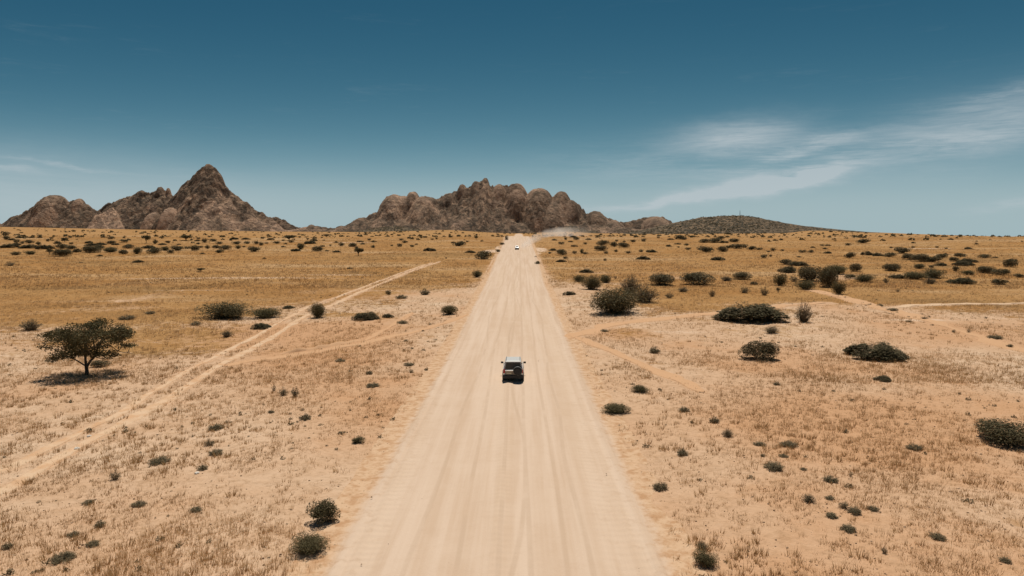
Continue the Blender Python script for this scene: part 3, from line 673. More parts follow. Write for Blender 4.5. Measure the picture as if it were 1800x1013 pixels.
def road_mat(N, b):
    P = geo_pos(N)
    rx = N.attr('lane')      # r = metres from the centre line / 10 + .5
    sep = N.new('ShaderNodeSeparateColor'); N.put(sep.inputs[0], rx)
    sx = N.new('ShaderNodeSeparateXYZ'); N.put(sx.inputs[0], P)
    c = N.new('ShaderNodeCombineXYZ'); N.put(c.inputs[0], N.m('MULTIPLY', sep.outputs[0], 10)); N.put(c.inputs[1], N.m('MULTIPLY', sx.outputs[1], 0.012))
    long1 = N.noise(c.outputs[0], 2.2, 5, 0.6); long2 = N.noise(c.outputs[0], 0.7, 3, 0.5)
    n1 = N.noise(P, 0.25, 5, 0.6); n3 = N.noise(P, 9.0, 4, 0.6)
    lx = N.m('MULTIPLY', N.m('SUBTRACT', sep.outputs[0], 0.5), 20.0); tracks = None
    for q, (c0, wob) in enumerate(((-3.3, 1.6), (-1.55, 0.7), (0.05, 0.7), (1.25, 0.5), (2.75, 0.5), (4.1, 2.2), (0.6, 3.0))):
        yy = N.new('ShaderNodeCombineXYZ'); N.put(yy.inputs[0], N.m('MULTIPLY', sx.outputs[1], 0.022)); yy.inputs[1].default_value = q * 7.3
        off = N.m('SUBTRACT', N.m('SUBTRACT', lx, c0), N.m('MULTIPLY', N.m('SUBTRACT', N.noise(yy.outputs[0], 1.0, 2, 0.4), 0.5), 2 * wob))
        line = N.ramp(N.m('ABSOLUTE', off), 0.17, 0.06); tracks = line if tracks is None else N.m('MAXIMUM', tracks, line)
    tracks = N.m('MULTIPLY', tracks, N.ramp(n1, 0.30, 0.58))
    col = N.mix(N.ramp(long1, 0.36, 0.64), (0.555, 0.402, 0.284), (0.625, 0.475, 0.356))
    col = N.mix(N.ramp(long2, 0.45, 0.7, 0, 0.5), col, (0.60, 0.445, 0.315))
    col = N.mix(N.ramp(n1, 0.4, 0.75, 0, 0.45), col, (0.64, 0.49, 0.37))
    col = N.mix(N.m('MULTIPLY', tracks, 0.42), col, (0.47, 0.335, 0.23))
    n2 = N.noise(P, 1.6, 5, 0.65); n4 = N.noise(P, 4.5, 4, 0.65)
    col = N.mix(N.m('MULTIPLY', N.ramp(n2, 0.50, 0.66), N.m('ADD', 0.10, N.m('MULTIPLY', sep.outputs[2], 0.25))), col, (0.47, 0.32, 0.21))
    soil = N.mix(N.ramp(n2, 0.40, 0.66), (0.60, 0.405, 0.255), (0.47, 0.275, 0.15))
    soil = N.mix(N.ramp(n4, 0.56, 0.68, 0, 0.5), soil, (0.29, 0.17, 0.085))
    edge = N.m('ADD', sep.outputs[1], N.m('ADD', N.m('MULTIPLY', N.m('SUBTRACT', n1, 0.5), 0.5), N.m('MULTIPLY', N.m('SUBTRACT', n2, 0.5), 0.6)))
    col = N.mix(N.ramp(edge, 0.25, 0.75), col, soil)
    col = N.mix(N.ramp(n3, 0.66, 0.74, 0, 0.25), col, (0.34, 0.23, 0.15))
    N.put(b.inputs['Base Color'], col); b.inputs['Roughness'].default_value = 1.0; b.inputs['Specular IOR Level'].default_value = 0.05
    # fine washboard across the wheel lanes
    w = N.new('ShaderNodeTexWave', wave_type='BANDS', bands_direction='Y'); N.put(w.inputs['Vector'], P)
    w.inputs['Scale'].default_value = 0.55; w.inputs['Distortion'].default_value = 4.0; w.inputs['Detail'].default_value = 3; w.inputs['Detail Scale'].default_value = 0.5
    wash = N.m('MULTIPLY', w.outputs['Fac'], N.ramp(long2, 0.45, 0.65))
    bump(N, b, N.m('ADD', N.m('ADD', N.m('MULTIPLY', n3, 0.02), N.m('MULTIPLY', long1, 0.05)), N.m('MULTIPLY', wash, 0.02)), 1.0, 0.8)
material('gravel_road', road_mat)
def track_mat(N, b):
    P = geo_pos(N); t = N.new('ShaderNodeSeparateColor'); N.put(t.inputs[0], N.attr('tint'))
    n1 = N.noise(P, 0.8, 5, 0.6); n3 = N.noise(P, 7, 4, 0.6)
    col = N.mix(N.ramp(N.m('ADD', n1, N.m('SUBTRACT', t.outputs[0], 0.5)), 0.35, 0.65), (0.64, 0.45, 0.295), (0.57, 0.345, 0.195))
    col = N.mix(N.ramp(n3, 0.6, 0.72, 0, 0.4), col, (0.33, 0.19, 0.10))
    N.put(b.inputs['Base Color'], col); b.inputs['Roughness'].default_value = 1.0; b.inputs['Specular IOR Level'].default_value = 0.05
    bump(N, b, N.m('ADD', N.m('MULTIPLY', n3, 0.05), N.m('MULTIPLY', n1, 0.12)), 1.0, 0.8)
material('dirt_track', track_mat)
def leaf_mat(c1, c2, c3):
    def fn(N, b):
        oi = N.new('ShaderNodeObjectInfo').outputs['Random']
        t = N.new('ShaderNodeSeparateColor'); N.put(t.inputs[0], N.attr('tint'))
        col = N.mix(t.outputs[0], c1, c2)
        col = N.mix(N.m('MULTIPLY', oi, 0.5), col, c3)
        N.put(b.inputs['Base Color'], col); b.inputs['Roughness'].default_value = 0.75; b.inputs['Specular IOR Level'].default_value = 0.15
    return fn
material('leaf_dark', leaf_mat((0.080, 0.066, 0.032), (0.150, 0.124, 0.062), (0.145, 0.105, 0.054)))
material('leaf_green', leaf_mat((0.085, 0.074, 0.032), (0.160, 0.138, 0.064), (0.140, 0.102, 0.052)))
material('leaf_grey', leaf_mat((0.14, 0.112, 0.062), (0.25, 0.205, 0.122), (0.20, 0.150, 0.085)))
material('leaf_acacia', leaf_mat((0.070, 0.060, 0.026), (0.130, 0.112, 0.050), (0.110, 0.085, 0.04)))
material('straw', leaf_mat((0.37, 0.225, 0.098), (0.68, 0.475, 0.26), (0.50, 0.32, 0.15)))
material('twig', leaf_mat((0.11, 0.08, 0.055), (0.19, 0.145, 0.10), (0.14, 0.10, 0.065)))
def translucent(name, amount):
    t = MATS[name].node_tree; nd = t.nodes
    b = next(n for n in nd if n.type == 'BSDF_PRINCIPLED'); o = next(n for n in nd if n.type == 'OUTPUT_MATERIAL')
    tr = nd.new('ShaderNodeBsdfTranslucent'); mx = nd.new('ShaderNodeMixShader'); mx.inputs[0].default_value = amount
    t.links.new(b.inputs['Base Color'].links[0].from_socket, tr.inputs[0])
    t.links.new(b.outputs[0], mx.inputs[1]); t.links.new(tr.outputs[0], mx.inputs[2]); t.links.new(mx.outputs[0], o.inputs[0])
translucent('straw', 0.45)
for nm in ('leaf_dark', 'leaf_green', 'leaf_grey', 'leaf_acacia'): translucent(nm, 0.2)
def bark_mat(N, b):
    P = N.new('ShaderNodeTexCoord').outputs['Object']
    n = N.noise(N.scale(P, (14, 14, 3)), 1.0, 5, 0.6)
    N.put(b.inputs['Base Color'], N.mix(N.ramp(n, 0.35, 0.65), (0.050, 0.036, 0.025), (0.12, 0.088, 0.062)))
    bump(N, b, n, 0.03, 0.8)
material('bark', bark_mat)
def rock_mat(N, b):
    P = geo_pos(N)
    nz = N.new('ShaderNodeSeparateXYZ'); N.put(nz.inputs[0], N.new('ShaderNodeNewGeometry').outputs['Normal'])
    a = N.new('ShaderNodeSeparateColor'); N.put(a.inputs[0], N.attr('rock'))     # r bare pale slab, g rubble and bush
    big = N.noise(P, 0.006, 5, 0.6); mid = N.noise(P, 0.030, 6, 0.65); fine = N.noise(P, 0.11, 4, 0.65)
    streak = N.noise(N.scale(P, (0.050, 0.050, 0.007)), 1.0, 5, 0.6)
    col = N.mix(N.ramp(big, 0.38, 0.62), (0.240, 0.160, 0.108), (0.315, 0.213, 0.146))
    dark = N.ramp(N.m('ADD', N.m('MULTIPLY', streak, 0.55), N.m('MULTIPLY', mid, 0.45)), 0.43, 0.57)
    col = N.mix(N.m('MULTIPLY', dark, N.m('SUBTRACT', 0.80, N.m('ADD', N.m('MULTIPLY', a.outputs[0], 0.5), N.m('MULTIPLY', a.outputs[2], 0.22)))), col, (0.080, 0.062, 0.048))
    col = N.mix(N.m('MULTIPLY', N.ramp(N.m('ADD', a.outputs[0], N.m('MULTIPLY', N.m('SUBTRACT', mid, 0.5), 1.4)), 0.2, 0.7), 0.85), col, (0.47, 0.31, 0.215))
    # bushes and shade-loving scrub holding on to ledges and the boulder aprons
    ledge = N.m('MULTIPLY', N.ramp(nz.outputs[2], 0.45, 0.85), N.ramp(mid, 0.42, 0.60))
    veg = N.m('MAXIMUM', N.m('MULTIPLY', ledge, 0.55), N.m('MULTIPLY', a.outputs[1], N.ramp(fine, 0.42, 0.58)))
    col = N.mix(N.m('MULTIPLY', veg, 0.85), col, (0.072, 0.060, 0.043))
    col = N.mix(N.ramp(fine, 0.60, 0.78, 0, 0.35), col, (0.36, 0.25, 0.19))
    # separate blocks differ a little in tone; joints between them are dark lines
    wp = N.scale(P, (0.030, 0.030, 0.020))
    tone = N.new('ShaderNodeSeparateColor'); N.put(tone.inputs[0], N.voronoi(wp, 1.0, 'F1', 'Color'))
    rough = N.m('SUBTRACT', 1.0, N.m('MULTIPLY', a.outputs[2], 0.65))
    col = N.mix(rough, col, N.mix(tone.outputs[0], (0.70, 0.70, 0.71), (1.38, 1.34, 1.28)), 'MULTIPLY')
    jd = N.voronoi(wp, 1.0, 'DISTANCE_TO_EDGE')
    col = N.mix(N.m('MULTIPLY', N.ramp(jd, 0.06, 0.0, 0, 0.55), rough), col, (0.055, 0.045, 0.036))
    N.put(b.inputs['Base Color'], col); b.inputs['Roughness'].default_value = 0.95; b.inputs['Specular IOR Level'].default_value = 0.1
    bump(N, b, N.m('ADD', N.m('MULTIPLY', mid, 14), N.m('ADD', N.m('MULTIPLY', fine, 5), N.m('MULTIPLY', streak, 10))), 1.0, 1.0)
material('granite', rock_mat)
def bushhill_mat(N, b):
    P = geo_pos(N)
    a = N.new('ShaderNodeSeparateColor'); N.put(a.inputs[0], N.attr('rock'))
    mid = N.noise(P, 0.05, 5, 0.6); fine = N.noise(P, 0.16, 4, 0.7); spot = N.voronoi(P, 0.11)
    col = N.mix(N.ramp(mid, 0.4, 0.65), (0.15, 0.105, 0.062), (0.22, 0.152, 0.092))
    spread = N.noise(P, 0.02, 4, 0.6)
    bush = N.m('MULTIPLY', N.ramp(N.m('ADD', N.m('SUBTRACT', 0.70, spot), N.m('MULTIPLY', N.m('SUBTRACT', fine, 0.5), 1.6)), 0.05, 0.45), N.ramp(spread, 0.22, 0.5))
    col = N.mix(N.m('MULTIPLY', bush, a.outputs[1]), col, (0.060, 0.052, 0.033))
    col = N.mix(N.m('MULTIPLY', N.ramp(fine, 0.63, 0.72), 0.45), col, (0.36, 0.28, 0.22))
    N.put(b.inputs['Base Color'], col); bump(N, b, N.m('ADD', N.m('MULTIPLY', bush, 2.5), N.m('MULTIPLY', fine, 2)), 1.0, 1.0)
material('bush_hill', bushhill_mat)

# ------------------------------------------------------------------ ground sheet
def track_mask(x, y):
    """distance-based sandiness of the old tracks, painted into the soil cover around them"""
    m = np.zeros_like(x)
    for name, w, pts, label in TRACKS:
        p = np.array(pts)
        d = np.full_like(x, 1e9)
        for (x0, y0), (x1, y1) in zip(p[:-1], p[1:]):
            dx, dy = x1 - x0, y1 - y0; L = dx * dx + dy * dy
            t = np.clip(((x - x0) * dx + (y - y0) * dy) / L, 0, 1)
            d = np.minimum(d, np.hypot(x - x0 - t * dx, y - y0 - t * dy))
        m = np.maximum(m, sstep(w * 0.95 + 0.3, w * 0.3, d))
    return m
def cover(x, y):
    """where bare orange soil, golden grass and pale sand lie on the plain (world metres)"""
    dr = x - road_x(y); ad = np.abs(dr)
    big = fbm(x / 45, y / 45, 31, 4); mid = fbm(x / 13, y / 13, 37, 3)
    gold = sstep(42, 200, y + 110 * big + 40 * mid + 0.75 * np.clip(-dr - 14, 0, 75) + 0.35 * np.clip(dr - 30, 0, 80)) * 0.95
    gold = np.maximum(gold, 0.46 + 1.1 * big + 0.3 * mid)                         # patches of grass nearer in
    gold = gold * (1 - 0.9 * sstep(12, 5.5, ad)) * (1 - 0.45 * sstep(30, 9, ad) * sstep(230, 110, y))
    org = 0.30 + 0.9 * fbm(x / 30, y / 30, 43, 3)
    org = np.maximum(org, 0.9 * np.exp(-(((dr + 22) / 12) ** 2 + ((y - 86) / 26) ** 2)))
    org = np.maximum(org, 0.34 * sstep(10.5, 7.0, ad + 3 * mid) * sstep(260, 140, y))
    org = np.maximum(org, 0.7 * np.exp(-(((dr - 14) / 9) ** 2 + ((y - 88) / 9) ** 2)))
    pale = 0.14 + 0.6 * big * sstep(60, 20, y) + 0.25 * mid
    pale = pale * sstep(140, 70, y)
    for cx, cy, rx, ry, amp in PALE:
        pale = np.maximum(pale, amp * np.exp(-(((x - cx) / rx) ** 2 + ((y - cy) / ry) ** 2)))
    tm = track_mask(x, y)
    gold = gold * (1 - 0.85 * tm)
    org = np.maximum(org, 0.55 * tm)
    return np.stack([org, gold, pale], -1), tm
PALE = [(-9.5, 318, 4.5, 16, 1.1), (-6.0, 345, 3, 22, 1.0), (13.0, 330, 4.5, 22, 1.1), (10.5, 300, 3, 12, 0.9),
        (-75, 176, 55, 5, 0.62), (-48, 186, 18, 3, 0.7), (-68, 148, 30, 2.2, 0.55), (-95, 395, 22, 4, 1.0), (205, 340, 25, 3.0, 1.0), (255, 330, 20, 3, 0.7),
        (78, 62, 18, 6, 0.6), (52, 48, 9, 4, 0.6), (95, 92, 30, 3, 0.55), (66, 520, 40, 60, 0.8), (22, 90, 8, 2.5, 0.6), (60, 100, 10, 2.5, 0.7)]
def build_ground():
    fwd = np.radians(np.arange(-52, 52.01, 0.2)); rest = np.radians(np.arange(56, 305, 4.0))
    ang = np.concatenate([fwd, rest])
    rad = np.concatenate([[1.5, 4, 8, 12, 15], 17 * 1.0115 ** np.arange(0, 590)])
    R, A = np.meshgrid(rad, ang, indexing='ij')
    X = R * np.sin(A); Y = R * np.cos(A)
    Z = terrain_z(X, Y)
    # the road bed is cut a little below the gravel sheet
    dr = np.abs(X - road_x(Y))
    sink = 0.35 * sstep(7.4, 5.6, dr) * (Y > -40) * (Y < 1900)
    Z = Z - sink * np.maximum(1, R / 250)
    cov, tm = cover(X.ravel(), Y.ravel())
    V = np.stack([X, Y, Z], -1).reshape(-1, 3)
    F = grid_faces(len(rad), len(ang), wrap=True)[:, ::-1]
    V = np.vstack([V, [[0, 0, 0.0]]]); cov = np.vstack([cov, [[0, 0, 0]]])
    c = len(V) - 1; n = len(ang)
    cap = np.array([[c, (j + 1) % n, j, j] for j in range(n)])
    me = np_mesh('ground', V, F, [MATS['ground']], True, {'cover': cov})
    o = link('ground', me); tag(o, 'dry sandy plain with golden grass and orange soil', kind='structure')
build_ground()

def build_road():
    ys = [-60.0]
    while ys[-1] < 1850: ys.append(ys[-1] + max(0.9, 0.011 * ys[-1]))
    ys = np.array(ys); u = np.linspace(-1, 1, 131)
    Yg, U = np.meshgrid(ys, u, indexing='ij')
    half = 6.55 + sstep(150, 260, Yg) * 1.1 + 0.35 * vnoise(Yg / 60, np.sign(U) * 9, 8)
    D = U * (half + 3.0)
    ad = np.abs(D) / half
    X = road_x(Yg) + D
    Z = terrain_z(X, Yg)
    lift = 0.10 + 0.10 * (1 - np.clip(ad, 0, 1) ** 2)
    wander = 0.25 * fbm(Yg / 40, Yg * 0, 2, 2)
    rut = 0.075 * fbm((D + wander) * 1.1, Yg / 120, 12, 4) + 0.03 * np.cos((D + wander) * 3.1) * np.exp(-(D / 4.0) ** 2)
    ridge = 0.13 * np.exp(-((ad - 0.985) / 0.024) ** 2) * (0.7 + 0.8 * fbm(Yg / 5, D * 0, 6, 4)) + 0.05 * np.exp(-((ad - 0.88) / 0.018) ** 2)
    fall = sstep(1.0, 1.0 + 2.9 / half, ad)
    lift = lift * (1 - 0.8 * sstep(0.97, 1.15, ad)) + 0.05 * fbm(X / 1.3, Yg / 1.3, 44, 3) * sstep(0.92, 1.05, ad)
    k = np.maximum(1, np.hypot(X, Yg) / 250)
    Z = Z + (lift + rut + ridge) * (1 - fall) * np.minimum(k, 2.5) - 0.22 * sstep(1.0 + 1.6 / half, 1.0 + 3.0 / half, ad) * k
    lane = np.stack([D / 20 + 0.5, sstep(0.86, 1.22, ad), sstep(0.60, 1.0, ad)], -1).reshape(-1, 3)
    me = np_mesh('road', np.stack([X, Yg, Z], -1).reshape(-1, 3), grid_faces(len(ys), len(u))[:, ::-1], [MATS['gravel_road']], True, {'lane': lane})
    tag(link('road', me), 'wide pale graded gravel road running straight to the mountains', kind='structure')
build_road()

def spline(pts, step):
    p = np.array(pts, float); out = []
    for i in range(len(p) - 1):
        p0 = p[max(i - 1, 0)]; p1 = p[i]; p2 = p[i + 1]; p3 = p[min(i + 2, len(p) - 1)]
        n = max(2, int(np.linalg.norm(p2 - p1) / step))
        for t in np.linspace(0, 1, n, endpoint=False):
            out.append(0.5 * (2 * p1 + (p2 - p0) * t + (2 * p0 - 5 * p1 + 4 * p2 - p3) * t * t + (3 * p1 - p0 - 3 * p2 + p3) * t ** 3))
    out.append(p[-1]); return np.array(out)
def build_tracks():
    for i, (name, w, pts, label) in enumerate(TRACKS):
        c = spline(pts, 0.7); t = np.gradient(c, axis=0); t /= np.linalg.norm(t, axis=1)[:, None]
        nrm = np.stack([-t[:, 1], t[:, 0]], -1)
        s = np.linspace(0, 1, len(c)); L = np.cumsum(np.r_[0, np.linalg.norm(np.diff(c, axis=0), axis=1)])
        u = np.linspace(-1, 1, 13)
        Lg, U = np.meshgrid(L, u, indexing='ij')
        half = w * (0.60 + 0.70 * fbm(Lg / 4, np.sign(U) * 3 + i * 7, 70 + i, 3)) * np.minimum(1, 0.35 + np.minimum(Lg, L[-1] - Lg) / 6)
        X = c[:, 0][:, None] + nrm[:, 0][:, None] * U * half; Y = c[:, 1][:, None] + nrm[:, 1][:, None] * U * half
        r = np.hypot(X, Y)
        Z = terrain_z(X, Y) + np.where(np.abs(U) > 0.9, -0.06, 0.03 + 0.05 * fbm(X / 1.6, Y / 1.6, 5, 2)) * np.maximum(1, r / 60) + 0.05 * np.exp(-((np.abs(U) - 0.72) / 0.12) ** 2)
        if name == 'bank': Z = terrain_z(X, Y) - 0.08 + (0.26 + 0.5 * fbm(X / 2.2, Y / 2.2, 88, 3)) * np.clip(np.minimum(Lg, L[-1] - Lg) / 5, 0.1, 1) * np.clip(1 - np.abs(U) ** 1.5, 0, 1)
        tint = np.full((X.size, 3), 0.45 if i < 2 else (0.95 if i != 7 else 0.2))
        me = np_mesh(name, np.stack([X, Y, Z], -1).reshape(-1, 3), grid_faces(len(c), 13)[:, ::-1], [MATS['dirt_track']], True, {'tint': tint})
        tag(link(name, me), label, kind='structure')
build_tracks()

# ------------------------------------------------------------------ mountains
def img_to_plane(px, py, D):
    pit = math.atan(HORIZON_TAN); c, s = math.cos(pit), math.sin(pit)
    px = np.asarray(px, float); py = np.asarray(py, float)
    b = (506.5 - py) / 1200; a = (px - 900) / 1200
    k = D / (c + b * s)
    return a * k, CAM_H + k * (b * c - s)
def crest(X, D, pts):
    p = np.array(pts, float); x, z = img_to_plane(p[:, 0], p[:, 1], D)
    return np.interp(X, x, z)
def smax(a, b, k):
    h = np.clip(0.5 + 0.5 * (a - b) / k, 0, 1)
    return b * (1 - h) + a * h + k * h * (1 - h)
def cells(x, y, seed):
    """distance to the nearest and second nearest of jittered cell points"""
    ix = np.floor(x); iy = np.floor(y); f1 = np.full_like(x, 9.0); f2 = np.full_like(x, 9.0)
    for i in (-1, 0, 1):
        for j in (-1, 0, 1):
            cx = ix + i + 0.15 + 0.7 * _hash(ix + i, iy + j, seed); cy = iy + j + 0.15 + 0.7 * _hash(ix + i, iy + j, seed + 5)
            d = np.hypot(x - cx, y - cy); f2 = np.minimum(f2, np.maximum(f1, d)); f1 = np.minimum(f1, d)
    return f1, f2
def massif(name, label, D, px0, px1, ridges, domes, base_py, mat, depth=(-520, 420), step=4.5, rough=1.0, grain=0.0, seed=1, slabs=(), scrub=0.6, jag=1.0, spurs=(), butt_m=120.0, crack_m=32.0):
    """a rock mountain as a height surface: ridges give the skyline, domes the rounded granite heads, fbm and tilted slabs the relief"""
    m = D / 1200.0                                   # metres per photo pixel at that distance
    x0, _ = img_to_plane(px0, 400, D); x1, _ = img_to_plane(px1, 400, D)
    xs = np.arange(float(x0), float(x1), step); ys = np.arange(depth[0], depth[1], step * 1.15)
    V, X = np.meshgrid(ys, xs, indexing='ij')        # V = metres behind (+) or before (-) the main crest plane
    zb = float(img_to_plane(900, base_py, D)[1])
    Z = np.full_like(X, zb - 25)
    wx = X + 26 * rough * fbm(X / 95, V / 95, seed + 50, 4); wv = V + 34 * rough * fbm(X / 110, V / 110, seed + 60, 4)
    pale = np.zeros_like(X); smooth = np.zeros_like(X)
    for v0, slope, rnd, pts, *pl_ in ridges:
        c = crest(wx * 0.25 + X * 0.75, D, pts)
        butt = butt_m * fbm(X / 95, X * 0 + v0, seed + int(v0) % 37, 3)      # buttresses and gullies across the face
        q = wv - v0 - butt * np.clip((c - zb) / 200, 0, 1)
        drop = slope * (np.sqrt(q * q + rnd * rnd) - rnd)
        if pl_: pale = np.where(c - drop > Z, pl_[0], pale)
        Z = smax(Z, c - drop, 6.0)
    for (ax, ay, av, bx, by, bv, k1, k2, pl0) in spurs:          # angular ribs running down the faces, k1 / k2 = fall to the left / right
        xa, za = (float(q) for q in img_to_plane(ax, ay, D)); xb, zb_ = (float(q) for q in img_to_plane(bx, by, D))
        ex, ev = xb - xa, bv - av; ln = math.hypot(ex, ev); ex, ev = ex / ln, ev / ln
        qx = X * 0.6 + wx * 0.4 - xa; qv = V * 0.6 + wv * 0.4 - av
        t = (qx * ex + qv * ev) / ln; side = qx * -ev + qv * ex
        zl = za + (zb_ - za) * t - np.where(t < 0, 260 * -t * 2.5, 0)
        rib = zl - np.where(side > 0, k1, k2) * np.abs(side) - np.where(t > 1, (t - 1) * ln * 0.8, 0)
        pale = np.where(rib > Z, pl0, pale); Z = smax(Z, rib, 3.0)
    for cx, top, hw, basey, v0, lean, *pl_ in domes:
        xc, zt = img_to_plane(cx, top, D); zb2 = float(img_to_plane(cx, basey, D)[1])
        rx = hw * m; h = float(zt) - zb2
        dx = (X * 0.8 + wx * 0.2 - float(xc) - lean * (V - v0)) / rx; dv = (V * 0.7 + wv * 0.3 - v0) / rx
        dv = np.where(dv < 0, dv / 1.9, dv / 1.2)
        rr = dx * dx + dv * dv
        dome = float(zt) - h * rr ** 1.25
        pale = np.where(dome > Z, pl_[0] if pl_ else 0.50, pale); Z = smax(Z, dome, 2.5); smooth = np.maximum(smooth, np.where((rr < 1.6) & (dome > Z - 3), 1.0, 0))
    H = np.clip((Z - zb) / 150, 0, 1)
    # joints: tilted slabs and cracks
    ca, sa = math.cos(grain), math.sin(grain)
    g1 = (X * ca + V * sa) / 34; g2 = (-X * sa + V * ca) / 150
    slab = 1 - np.abs(2 * vnoise(g1, g2, seed + 3)) * 2
    crack = 1 - 2 * np.abs(fbm(X / 66, V / 66, seed + 9, 4))
    bld = 1 - 2 * np.abs(fbm(X / 15, V / 15, seed + 14, 3))
    calm = 1 - 0.75 * smooth
    for sz, amp, cut in ((64, 4.0, 9.0), (26, 1.5, 3.5)):          # blocks parted by joints
        gx = (X * ca + V * sa) / sz; gy = (-X * sa + V * ca) / (sz * 1.9)
        c1, c2 = cells(gx + 0.35 * fbm(X / 30, V / 30, seed + 77, 2), gy, seed + int(sz))
        Z = Z + jag * (0.2 + H) * (1 - 0.45 * smooth) * (amp * (0.6 - c1) - cut * np.exp(-(c2 - c1) / 0.07))
    Z = Z + calm * H * jag * (15 * (slab - 0.5) + crack_m * (crack - 0.7)) + (0.25 + H) * jag * 3.5 * (bld - 0.75) * (1 - 0.5 * smooth) + calm * H * 12 * rough * fbm(X / 60, V / 60, seed + 5, 4)
    for (sx0, sy0, sx1, sy1, hw, v0, lift) in slabs:         # long smooth sunlit granite slabs
        xa, za = img_to_plane(sx0, sy0, D); xb, zbb = img_to_plane(sx1, sy1, D)
        t = np.clip((X - float(xa)) / float(xb - xa), 0, 1)
        zc = float(za) + (float(zbb) - float(za)) * t
        vc = v0 - 60 * t
        body = zc + lift - ((V - vc) / (hw * m)) ** 2 * 18 - np.where((X < min(xa, xb)) | (X > max(xa, xb)), 200, 0)
        pale = np.where(body > Z - 4, 1.0, pale); Z = smax(Z, body, 4)
    edge = sstep(0, 60, X - xs[0]) * sstep(0, 60, xs[-1] - X) * sstep(0, 50, V - ys[0]) * sstep(0, 50, ys[-1] - V)
    Z = (zb - 25) + (Z - zb + 25) * edge
    low = sstep(70, 15, Z - zb)
    veg = np.clip(low * 0.9 + scrub * 0.5 + 0.6 * fbm(X / 70, V / 70, seed + 33, 3), 0, 1) * (1 - pale * 0.8)
    pl = np.clip(pale * 0.7 + 0.9 * fbm(X / 80, V / 80, seed + 41, 4), 0, 1)
    me = np_mesh(name, np.stack([X, V + D, Z], -1).reshape(-1, 3), grid_faces(len(ys), len(xs)), [MATS[mat]], True,
                 {'rock': np.stack([pl, veg, smooth], -1).reshape(-1, 3)})
    return tag(link(name, me), label, kind='structure')

massif('mountain_left', 'jagged granite mountain with a sharp tall peak', 5000, -30, 620, [
    (0, 1.05, 22, [(-30, 404), (6, 391), (31, 377), (56, 365), (67, 355), (81, 346), (99, 343.5), (112, 349), (122, 356), (128, 356), (131, 351), (140, 349), (149, 356), (160, 364), (200, 392), (230, 408)]),
    (150, 1.05, 25, [(120, 400), (159, 362), (174, 355), (199, 343.5), (230, 335), (249, 335), (256, 331), (274, 334), (283, 341), (294, 348), (330, 380), (360, 408)]),
    (60, 1.15, 8, [(255, 408), (285, 362), (294, 346), (303, 335), (314, 321), (333, 306), (345, 298), (355, 289), (362, 287.5), (373, 295), (384, 310), (389, 321), (398, 334), (417, 347), (435, 360), (451, 371), (470, 379.5), (485, 381), (501, 390), (516, 399), (560, 404), (600, 409)]),
    (-130, 0.9, 30, [(280, 408), (310, 385), (345, 362), (380, 352), (420, 366), (460, 385), (510, 404)], 0.75),
    (-60, 0.8, 30, [(515, 406), (535, 400), (551, 396), (562, 398), (585, 401), (610, 406)])],
    [(264, 325.5, 6, 333, 150, 0), (278, 328, 4, 336, 150, 0), (99, 343.5, 14, 350, 0, 0.0), (140, 348.5, 8, 356, 0, 0), (552, 395, 8, 401, -60, 0), (290, 375, 11, 384, -150, 0, 1.0), (320, 366, 13, 380, -160, 0, 1.0), (344, 374, 10, 384, -200, 0, 0.9)],
    410, 'granite', rough=0.35, butt_m=26.0, crack_m=7.0, spurs=[(359, 291, 55, 348, 392, -330, 1.5, 0.95, 0.25), (345, 300, 55, 303, 388, -240, 1.1, 1.5, 0.1), (383, 313, 55, 398, 388, -260, 1.7, 0.8, 0.6), (398, 336, 50, 432, 398, -260, 1.3, 0.7, 0.75), (436, 361, 50, 470, 402, -220, 1.2, 0.7, 0.7), (470, 380, 40, 512, 405, -150, 1.0, 0.7, 0.7), (334, 307, 55, 330, 360, -140, 0.9, 1.4, 0.0),
          (264, 329, 145, 268, 398, -120, 1.3, 0.8, 0.5), (232, 336, 145, 232, 396, -100, 0.9, 1.1, 0.3), (200, 344, 145, 190, 400, -110, 0.8, 1.2, 0.0), (100, 345, 0, 108, 402, -250, 0.9, 0.9, 0.2), (68, 356, 0, 60, 402, -200, 0.9, 1.0, 0.4), (140, 350, 0, 158, 402, -220, 1.2, 0.8, 0.3), (30, 378, 0, 22, 404, -120, 0.8, 0.8, 0.1), (196, 364, 20, 246, 406, -190, 1.6, 0.7, 1.0), (168, 373, -10, 224, 407, -200, 1.6, 0.8, 0.9)],
    seed=3, grain=-0.8, scrub=0.62)
